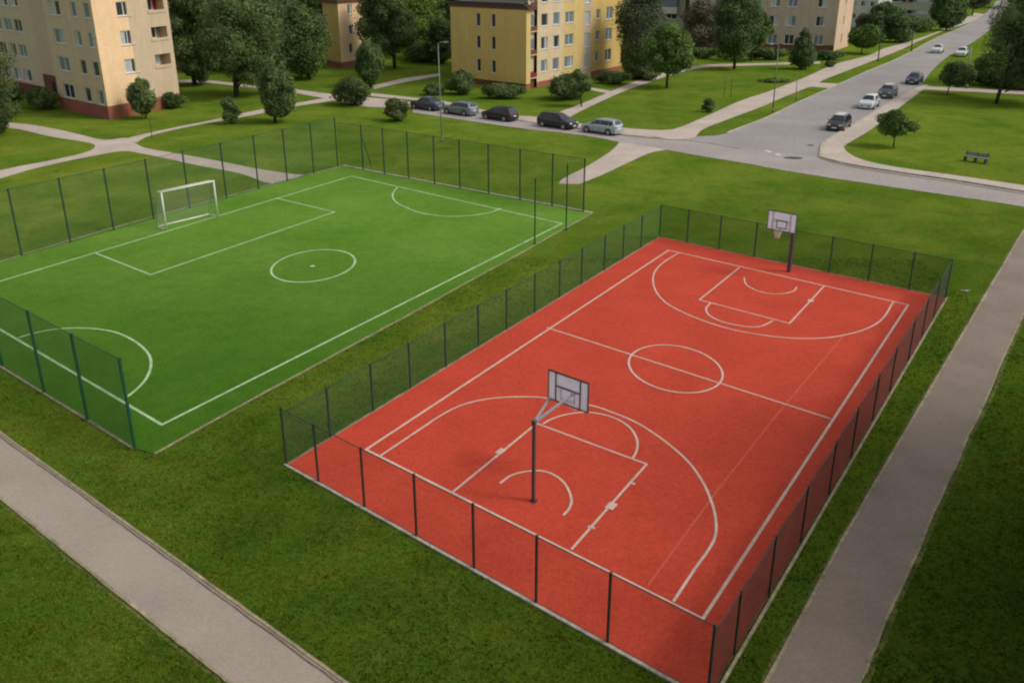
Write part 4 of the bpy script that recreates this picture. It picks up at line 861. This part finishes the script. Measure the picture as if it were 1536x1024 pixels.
for k, (x, yb, bx_, lab) in enumerate(((320, 104, (262, 372, 20, 100), 'dark understorey shrub behind the huge left trees'), (420, 110, (380, 456, 50, 112), 'dark understorey shrub left of the round deep green tree'), (636, 92, (600, 680, 60, 94), 'dark understorey shrub behind the big dark tree with clear trunk'))):
    BU(lab, 'shrub', x, yb, bx_, 'dark')
p = G(228, 206); t = empty('sapling', p, 'thin bare sapling at the footpath crossing below the left block', 'sapling'); MB().tube([(0, 0, 0), (.03, 0, 1.6), (-.05, 0, HT(228, 206, 176))], [.035, .025, .012], 6).build('trunk', M['bark'], t)
# ------------------------------------------------------------------ lamps and poles
def pole(name, label, x, yb, xt, yt, m, r=.07, head=None, cat='lamp post', group=None):
    b = G(x, yb); h = HT(x, yb, yt); s = SC(b + UP * h); xs = PR(b + UP * h)[0]; off = (xt - xs) / s
    off = max(-.35, min(.35, off)); t = empty(name, b, label, cat, group)
    MB().tube([(0, 0, -.05), (off * .5, 0, h * .5), (off, 0, h)], [r * 1.3, r, r * .6], 8).build('pole', m, t); MB().tube([(0, 0, 0), (0, 0, .5)], r * 1.7, 8).build('base', m, t)
    if head:
        dx, dy = head; q = MB(); q.tube([(off, 0, h - .05), (off + dx * .4, dy * .4, h + .12), (off + dx, dy, h + .15)], r * .45, 6); q.build('arm', m, t)
        ax = Vector((dx, dy, 0)).normalized(); c_ = Vector((off + dx, dy, h + .14)) + ax * .3; MB().box(c_, (.5, .18, .09), (ax, Vector((-ax.y, ax.x, 0)), UP)).build('lamp_head', M['galv'], t, bevel=.03)
    return t
gL = 'lamp posts'
pole('lamp_post', 'tall thin grey lamp post on the lawn behind the football pitch', 663, 213, 657, 66, M['lamp'], .05, (.45, .1), group=gL)
pole('lamp_post', 'lamp post on the verge between the pavement and the main road', 1159, 169, 1168, 68, M['postgrey'], .06, (-.6, -.2), group=gL)
pole('lamp_post', 'lamp post on the verge beyond the cone shaped evergreen', 1194, 150, 1196, 108, M['postgrey'], .045, group=gL, cat='post')
pole('lamp_post', 'tall dark lamp post beside the pavement near the round light green tree', 1317, 92, 1324, -2, M['post'], .08, (.9, -.3), group=gL)
pole('lamp_post', 'short dark post on the far verge opposite the white cars', 1367, 78, 1366, 45, M['trim'], .09, cat='post')
pole('lamp_post', 'pale concrete pole at the thin crossing path right of the road', 1449, 132, 1457, 70, M['lamp'], .13, cat='pole')
# carpet frame
a, b = G(1086, 147), G(1096, 145); t = empty('carpet_frame', a, 'faint metal carpet beating frame on the lawn by the big dark tree', 'metal frame'); h = HT(1086, 147, 116)
for p in (a, b): MB().tube([p - a, p - a + UP * h], .04, 6).build('post', M['post'], t)
MB().tube([UP * h - (b - a) * .1, (b - a) * 1.1 + UP * h], .03, 6).build('crossbar', M['post'], t)
# bench
p = G(1461, 244); dB = (G(1479, 246) - G(1443, 241)).normalized(); nB = Vector((-dB.y, dB.x, 0)); t = empty('park_bench', p, 'grey slatted bench standing on the right lawn below the small tree', 'bench'); bl = (G(1480, 245) - G(1442, 241)).length
for k in range(3): MB().box(nB * (.05 + k * .17) + UP * .45, (bl, .14, .05), (dB, nB, UP)).build('seat_slat', M['concrete'], t, bevel=.01)
for k in range(2): MB().box(nB * (.56 + k * .04) + UP * (.56 + k * .15), (bl, .045, .13), (dB, nB, UP)).build('back_slat', M['concrete'], t, bevel=.01)
for s in (-1, 0, 1): b_ = MB(); b_.box(dB * (s * bl * .42) + nB * .26 + UP * .2, (.12, .5, .42), (dB, nB, UP)); b_.box(dB * (s * bl * .42) + nB * .60 + UP * .42, (.08, .06, .84), (dB, nB, UP)); b_.build('leg', M['trim'], t)
# crumpled paper on the grass
b_ = MB(); r = random.Random(3)
for k in range(3): b_.quad(*[Vector((r.uniform(-.3, .3), r.uniform(-.2, .2), r.uniform(.02, .12))) for _ in range(4)])
o = b_.build('paper_scrap', M['curtain']); o.location = G(1450, 438); tag(o, 'crumpled pale paper scrap on the grass beside the right footpath', 'litter')
# ------------------------------------------------------------------ cars
def car_paint(name, c, metal=.25): 
    m = flat(name, c, .32, metal, coat=.6, fv=.03); return m
def make_car(label, loc, ang, paint, kind='hatch', L_=4.2, Wd=1.76, H_=1.47, group=None, roofm=None):
    root = empty('parked_car', loc, label, 'car', group, ang)
    # stations: x, ztop, top half width factor, is_glass roof zone
    if kind == 'hatch': ST = [(-.5, .62, .80), (-.485, .90, .88), (-.465, 1.02, .84), (-.40, 1.40 / 1.47 * H_, .64), (-.30, H_, .66), (-.05, H_ * 1.0, .68), (.10, H_ * .96, .66), (.255, .98, .80), (.42, .86, .80), (.485, .70, .74), (.5, .50, .66)]; gl = (2, 7)
    elif kind == 'suv': ST = [(-.5, .72, .82), (-.487, 1.05, .88), (-.475, 1.16, .84), (-.43, H_ * .96, .66), (-.32, H_, .68), (-.05, H_, .70), (.12, H_ * .95, .68), (.25, 1.12, .82), (.43, 1.0, .82), (.487, .82, .76), (.5, .58, .70)]; gl = (2, 7)
    else: ST = [(-.5, .62, .80), (-.49, .90, .84), (-.47, 1.0, .82), (-.33, 1.04, .80), (-.20, H_ * .97, .64), (-.05, H_, .66), (.08, H_ * .965, .65), (.235, .98, .80), (.42, .86, .80), (.487, .70, .74), (.5, .50, .66)]; gl = (3, 7)
    hw = Wd / 2
    def ring(x, zt, tw, i):
        inside = gl[0] <= i <= gl[1]; belt = .93 if kind != 'suv' else 1.05
        zb = min(belt, zt - .03) if inside else zt - .07; endf = 1 - .10 * (abs(x) > .46) - .10 * (abs(x) > .49)
        roof_h = zt - zb
        tw2 = tw if (inside and roof_h > .12) else .90 * endf
        pts = [(0, .20), (hw * .86 * endf, .20), (hw * .97 * endf, .34), (hw * 1.0 * endf, .60), (hw * .965 * endf, zb), (hw * (tw2 * .98 + .02), zt - .06 * (roof_h > .12)), (hw * tw2 * .82, zt), (0, zt + .025)]
        return [(x * L_, y, z) for y, z in pts]
    R_ = [ring(x, zt, tw, i) for i, (x, zt, tw) in enumerate(ST)]
    bm = bmesh.new(); V = {}
    for i, rg in enumerate(R_):
        for k, p in enumerate(rg):
            for s in (1, -1):
                if s == -1 and k in (0, 7): V[(i, k, -1)] = V[(i, k, 1)]; continue
                V[(i, k, s)] = bm.verts.new((p[0], p[1] * s, p[2]))
    for i in range(len(R_) - 1):
        for k in range(7):
            for s in (1, -1): f = bm.faces.new((V[(i, k, s)], V[(i, k + 1, s)], V[(i + 1, k + 1, s)], V[(i + 1, k, s)]))
    for i in (0, len(R_) - 1):
        for s in (1, -1):
            for k in range(1, 4):
                pass
        loop = [V[(i, k, 1)] for k in range(8)] + [V[(i, k, -1)] for k in range(6, 0, -1)]; bm.faces.new(loop)
    bmesh.ops.recalc_face_normals(bm, faces=bm.faces)
    for f in bm.faces: f.smooth = True
    me = bpy.data.meshes.new('body'); bm.to_mesh(me); bm.free(); body = link('body', me, paint, root)
    es = body.modifiers.new('edge', 'EDGE_SPLIT'); es.split_angle = math.radians(38)
    # glass, each pane its own part, standing just proud of the body
    def patch(name, quads, m='cglass', off=.012, shrink=.9, par=root):
        bm = bmesh.new()
        for q in quads:
            q = [Vector(p) for p in q]; n = (q[1] - q[0]).cross(q[3] - q[0]).normalized(); cen = sum(q, Vector()) / 4
            if n.dot(cen - Vector((0, 0, .7))) < 0: n = -n
            bm.faces.new([bm.verts.new(cen + (p - cen) * shrink + n * off) for p in q])
        bmesh.ops.remove_doubles(bm, verts=bm.verts, dist=.02)
        me = bpy.data.meshes.new(name); bm.to_mesh(me); bm.free(); return link(name, me, M[m] if isinstance(m, str) else m, par)
    def pt(i, k, s=1): p = R_[i][k]; return Vector((p[0], p[1] * s, p[2]))
    def full(i, k0, k1, f0=0, f1=1):
        j = i + 1; a_, b_ = pt(i, k0), pt(j, k0); return [a_, Vector((a_.x, -a_.y, a_.z)), Vector((b_.x, -b_.y, b_.z)), b_]
    def screen(name, i, j, wi=0, wj=0, sh=.92):
        rows = [[pt(q, 6, 1) + Vector((0, w_, 0)), pt(q, 7), pt(q, 6, -1) - Vector((0, w_, 0))] for q, w_ in ((i, wi), (j, wj))]; cen = (rows[0][1] + rows[1][1]) / 2
        n = (rows[0][0] - rows[0][2]).cross(rows[1][1] - rows[0][1]).normalized(); n = n if n.z > 0 else -n
        bm = bmesh.new(); V_ = [[bm.verts.new(cen + (p_ - cen) * sh + n * .018) for p_ in rw] for rw in rows]
        for k in (0, 1): bm.faces.new((V_[0][k], V_[0][k + 1], V_[1][k + 1], V_[1][k]))
        me = bpy.data.meshes.new(name); bm.to_mesh(me); bm.free(); return link(name, me, M['cglass'], root)
    screen('windscreen', 6, 7, .05, .10)
    gi = gl[0]
    screen('rear_window', gi + 1, gi, .03, .06, .86)
    for s in (1, -1):
        for i in range(gi + 1, 6):
            patch('side_window', [[pt(i, 4, s).lerp(pt(i, 5, s), .1), pt(i + 1, 4, s).lerp(pt(i + 1, 5, s), .1), pt(i + 1, 5, s).lerp(pt(i + 1, 4, s), .08), pt(i, 5, s).lerp(pt(i, 4, s), .08)]], shrink=.93)
        a_, b_, c_ = pt(6, 4, s).lerp(pt(6, 5, s), .1), pt(7, 4, s), pt(6, 5, s).lerp(pt(6, 4, s), .1); b_ = a_.lerp(b_, .8)
        patch('quarter_window', [[a_, b_, b_ + Vector((-.02, 0, .02)), c_]], shrink=.9)
        # lamps
        MB().box((L_ * .478, s * hw * .62, .66 if kind != 'suv' else .78), (.14, .36, .15)).build('headlight', M['lens'], root, bevel=.03)
        MB().box((-L_ * .485, s * hw * .70, .80 if kind != 'suv' else .95), (.12, .24, .24)).build('tail_light', M['red'], root, bevel=.03)
        MB().box((L_ * .20, s * (hw + .07), .98), (.12, .16, .11)).build('wing_mirror', paint, root, bevel=.03)
        for xf in (.315, -.305):
            b = MB(); cx = L_ * xf; b.disc((cx, s * (hw * .992 + .006), .33), (0, s, 0), .385); b.build('wheel_arch', M['trim'], root)
            b = MB(); b.tube([(cx, s * (hw - .17), .315), (cx, s * (hw - .155), .315), (cx, s * (hw + .005), .315), (cx, s * (hw + .02), .315)], [.27, .315, .315, .28], 20); wv = b.build('wheel', M['tyre'], root)
            b = MB(); b.tube([(cx, s * (hw + .015), .315), (cx, s * (hw + .03), .315)], .20, 16); b.build('rim', M['rim'], wv)
        for xd in (.13, -.06, -.22): 
            MB().box((L_ * xd, s * hw * .995, .62), (.012, .02, .5)).build('door_seam', M['trim'], root)
    MB().box((L_ * .498, 0, .42), (.06, hw * 1.2, .16)).build('grille', M['trim'], root, bevel=.01)
    MB().box((L_ * .503, 0, .36 if False else .40), (.075, .5, .11)).build('number_plate', M['plate'], root)
    MB().box((-L_ * .5, 0, .62), (.05, .5, .11)).build('number_plate', M['plate'], root)
    MB().box((0, 0, .24), (L_ * .9, hw * 1.7, .14)).build('underbody', M['trim'], root)
    if roofm:
        patch('roof_panel', [[pt(4, 6, 1), pt(4, 6, -1), pt(5, 6, -1), pt(5, 6, 1)], [pt(5, 6, 1), pt(5, 6, -1), pt(6, 6, -1), pt(6, 6, 1)]], roofm, .03, 1.0)
    return root
P_ = dict(navy=car_paint('navy paint', (.035, .055, .095)), slate=car_paint('slate paint', (.17, .215, .24), .4), black=car_paint('black paint', (.012, .012, .022)), silver=car_paint('silver paint', (.36, .44, .47), .45),
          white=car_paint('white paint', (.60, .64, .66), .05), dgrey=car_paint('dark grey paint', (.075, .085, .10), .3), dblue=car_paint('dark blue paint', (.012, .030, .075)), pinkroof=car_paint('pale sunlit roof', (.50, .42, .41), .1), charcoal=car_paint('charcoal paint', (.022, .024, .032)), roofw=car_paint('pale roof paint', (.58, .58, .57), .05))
gS = 'cars parked along the side street'; gR = 'cars parked along the main road'
def street_dir(x, y): return (G(x + 30, y + 30 * .142) - G(x - 30, y - 30 * .142)).normalized()
def ang(d): return math.atan2(d.y, d.x)
for (x, y, pt_, kind, Ln, Hh, front, lab) in (
    (641, 164, 'navy', 'sedan', 4.3, 1.5, -1, 'dark navy car, leftmost of the row parked on the side street'),
    (691, 171.5, 'slate', 'hatch', 4.35, 1.5, -1, 'slate grey hatchback parked second from the left, just right of the lamp post'),
    (750, 179.5, 'black', 'hatch', 4.3, 1.48, -1, 'glossy black hatchback parked in the middle of the side street row'),
    (836, 191, 'black', 'hatch', 4.5, 1.55, 1, 'black car facing right toward the light silver hatchback'),
    (903, 199.5, 'silver', 'hatch', 4.35, 1.52, -1, 'light silver hatchback parked rightmost on the side street near the junction')):
    dd_ = street_dir(x, y) * front; make_car(lab, G(x, y, .024), ang(dd_) + (.0 if front < 0 else -.0), P_[pt_], kind, Ln, 1.78, Hh, gS)
rd = (G(1257, 193) - G(1371, 124)).normalized()
for (x, y, pt_, kind, Ln, Hh, rf, lab) in (
    (1258, 193, 'charcoal', 'hatch', 4.3, 1.5, 'roofw', 'black car with a bright roof, nearest of the cars parked on the main road'),
    (1303, 161, 'white', 'hatch', 4.2, 1.5, None, 'white car parked second from the junction on the main road'),
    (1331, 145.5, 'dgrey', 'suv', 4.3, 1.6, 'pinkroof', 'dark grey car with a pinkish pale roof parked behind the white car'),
    (1371, 125, 'dblue', 'hatch', 4.5, 1.5, None, 'dark blue car, farthest of the cars parked on the main road')):
    make_car(lab, G(x, y, .02), ang(rd), P_[pt_], kind, Ln, 1.8, Hh, gR, roofm=P_[rf] if rf else None)
rd2 = (G(1380, 95) - G(1432, 62)).normalized()
make_car('white car driving down the middle of the far main road', G(1406, 79, .02), ang(rd2), P_['white'], 'sedan', 4.4, 1.8, 1.45)
make_car('white car by the kerb next to the pale concrete pole', G(1442, 84, .02), ang(rd2), P_['white'], 'hatch', 4.3, 1.8, 1.5)

# ------------------------------------------------------------------ grass tufts on the near lawns
rng = np.random.default_rng(5); n = 150000
xy = np.stack([rng.uniform(-26, 25, n), 17 + 38 * rng.random(n) ** 1.35], 1)
def inside(poly, q):
    P = np.array(poly); c = np.zeros(len(q), bool); j = len(P) - 1
    for i in range(len(P)):
        a, b_ = P[i], P[j]; k = ((a[1] > q[:, 1]) != (b_[1] > q[:, 1])) & (q[:, 0] < (b_[0] - a[0]) * (q[:, 1] - a[1]) / (b_[1] - a[1] + 1e-12) + a[0]); c ^= k; j = i
    return c
ok = np.ones(n, bool)
for P_l in POLYS:
    A = np.array(P_l)
    if A[:, 1].min() < 60: ok &= ~inside(P_l, xy)
xy = xy[ok]; n = len(xy); clump = .5 + .5 * np.sin(xy[:, 0] * 1.7 + 2 * np.sin(xy[:, 1] * .9)) * np.sin(xy[:, 1] * 1.3 + np.sin(xy[:, 0] * 2.1))
K = 3; ang_ = rng.uniform(0, 2 * np.pi, (n, K)); hgt = rng.uniform(.025, .06, (n, K)) * (.7 + .6 * clump[:, None]); w_ = rng.uniform(.012, .03, (n, K))
cx_ = xy[:, None, 0] + rng.normal(0, .03, (n, K)); cy_ = xy[:, None, 1] + rng.normal(0, .03, (n, K)); dx_, dy_ = np.cos(ang_), np.sin(ang_); ln_ = rng.uniform(-.04, .04, (n, K, 2))
V = np.stack([np.stack([cx_ - dx_ * w_, cy_ - dy_ * w_, np.zeros_like(cx_)], -1), np.stack([cx_ + dx_ * w_, cy_ + dy_ * w_, np.zeros_like(cx_)], -1), np.stack([cx_ + ln_[..., 0], cy_ + ln_[..., 1], hgt], -1)], 2).reshape(-1, 3)
me = bpy.data.meshes.new('grass_tufts'); me.vertices.add(len(V)); me.vertices.foreach_set('co', V.astype(np.float32).ravel()); me.loops.add(len(V)); me.loops.foreach_set('vertex_index', np.arange(len(V), dtype=np.int32))
me.polygons.add(len(V) // 3); me.polygons.foreach_set('loop_start', (np.arange(len(V) // 3) * 3).astype(np.int32)); me.update(calc_edges=True)
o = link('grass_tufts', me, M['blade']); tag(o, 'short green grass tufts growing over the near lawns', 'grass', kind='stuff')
# ------------------------------------------------------------------ light, world, render settings
SUN_EL, SUN_AZ = 46.0, 102.0          # azimuth clockwise from +Y (view direction): the sun stands to the right, slightly behind the camera
w = bpy.data.worlds.new('World'); scn.world = w; w.use_nodes = True; nt = w.node_tree; bg = nt.nodes['Background']
sky = nt.nodes.new('ShaderNodeTexSky'); sky.sky_type = 'NISHITA'; sky.sun_disc = False; sky.sun_elevation = math.radians(SUN_EL); sky.sun_rotation = math.radians(SUN_AZ); sky.dust_density = 3; sky.air_density = 1
hs = nt.nodes.new('ShaderNodeHueSaturation'); hs.inputs['Saturation'].default_value = .18; nt.links.new(sky.outputs[0], hs.inputs['Color']); nt.links.new(hs.outputs[0], bg.inputs['Color']); bg.inputs['Strength'].default_value = .145
sd = bpy.data.lights.new('sun', 'SUN'); sd.energy = 1.38; sd.angle = math.radians(14); sd.color = (1.0, .90, .76); so = bpy.data.objects.new('sun', sd); col.objects.link(so)
az, el = math.radians(SUN_AZ), math.radians(SUN_EL); v = Vector((math.sin(az) * math.cos(el), math.cos(az) * math.cos(el), math.sin(el))); so.rotation_euler = v.to_track_quat('Z', 'Y').to_euler(); so.location = v * 60
scn.view_settings.view_transform = 'Standard'; scn.view_settings.look = 'None'; scn.view_settings.exposure = 0; scn.view_settings.gamma = 1
scn.render.engine = 'CYCLES'; scn.cycles.transparent_max_bounces = 24; scn.cycles.max_bounces = 6
try: scn.cycles.pixel_filter_type = 'BLACKMAN_HARRIS'; scn.cycles.filter_width = 2.2
except Exception: pass
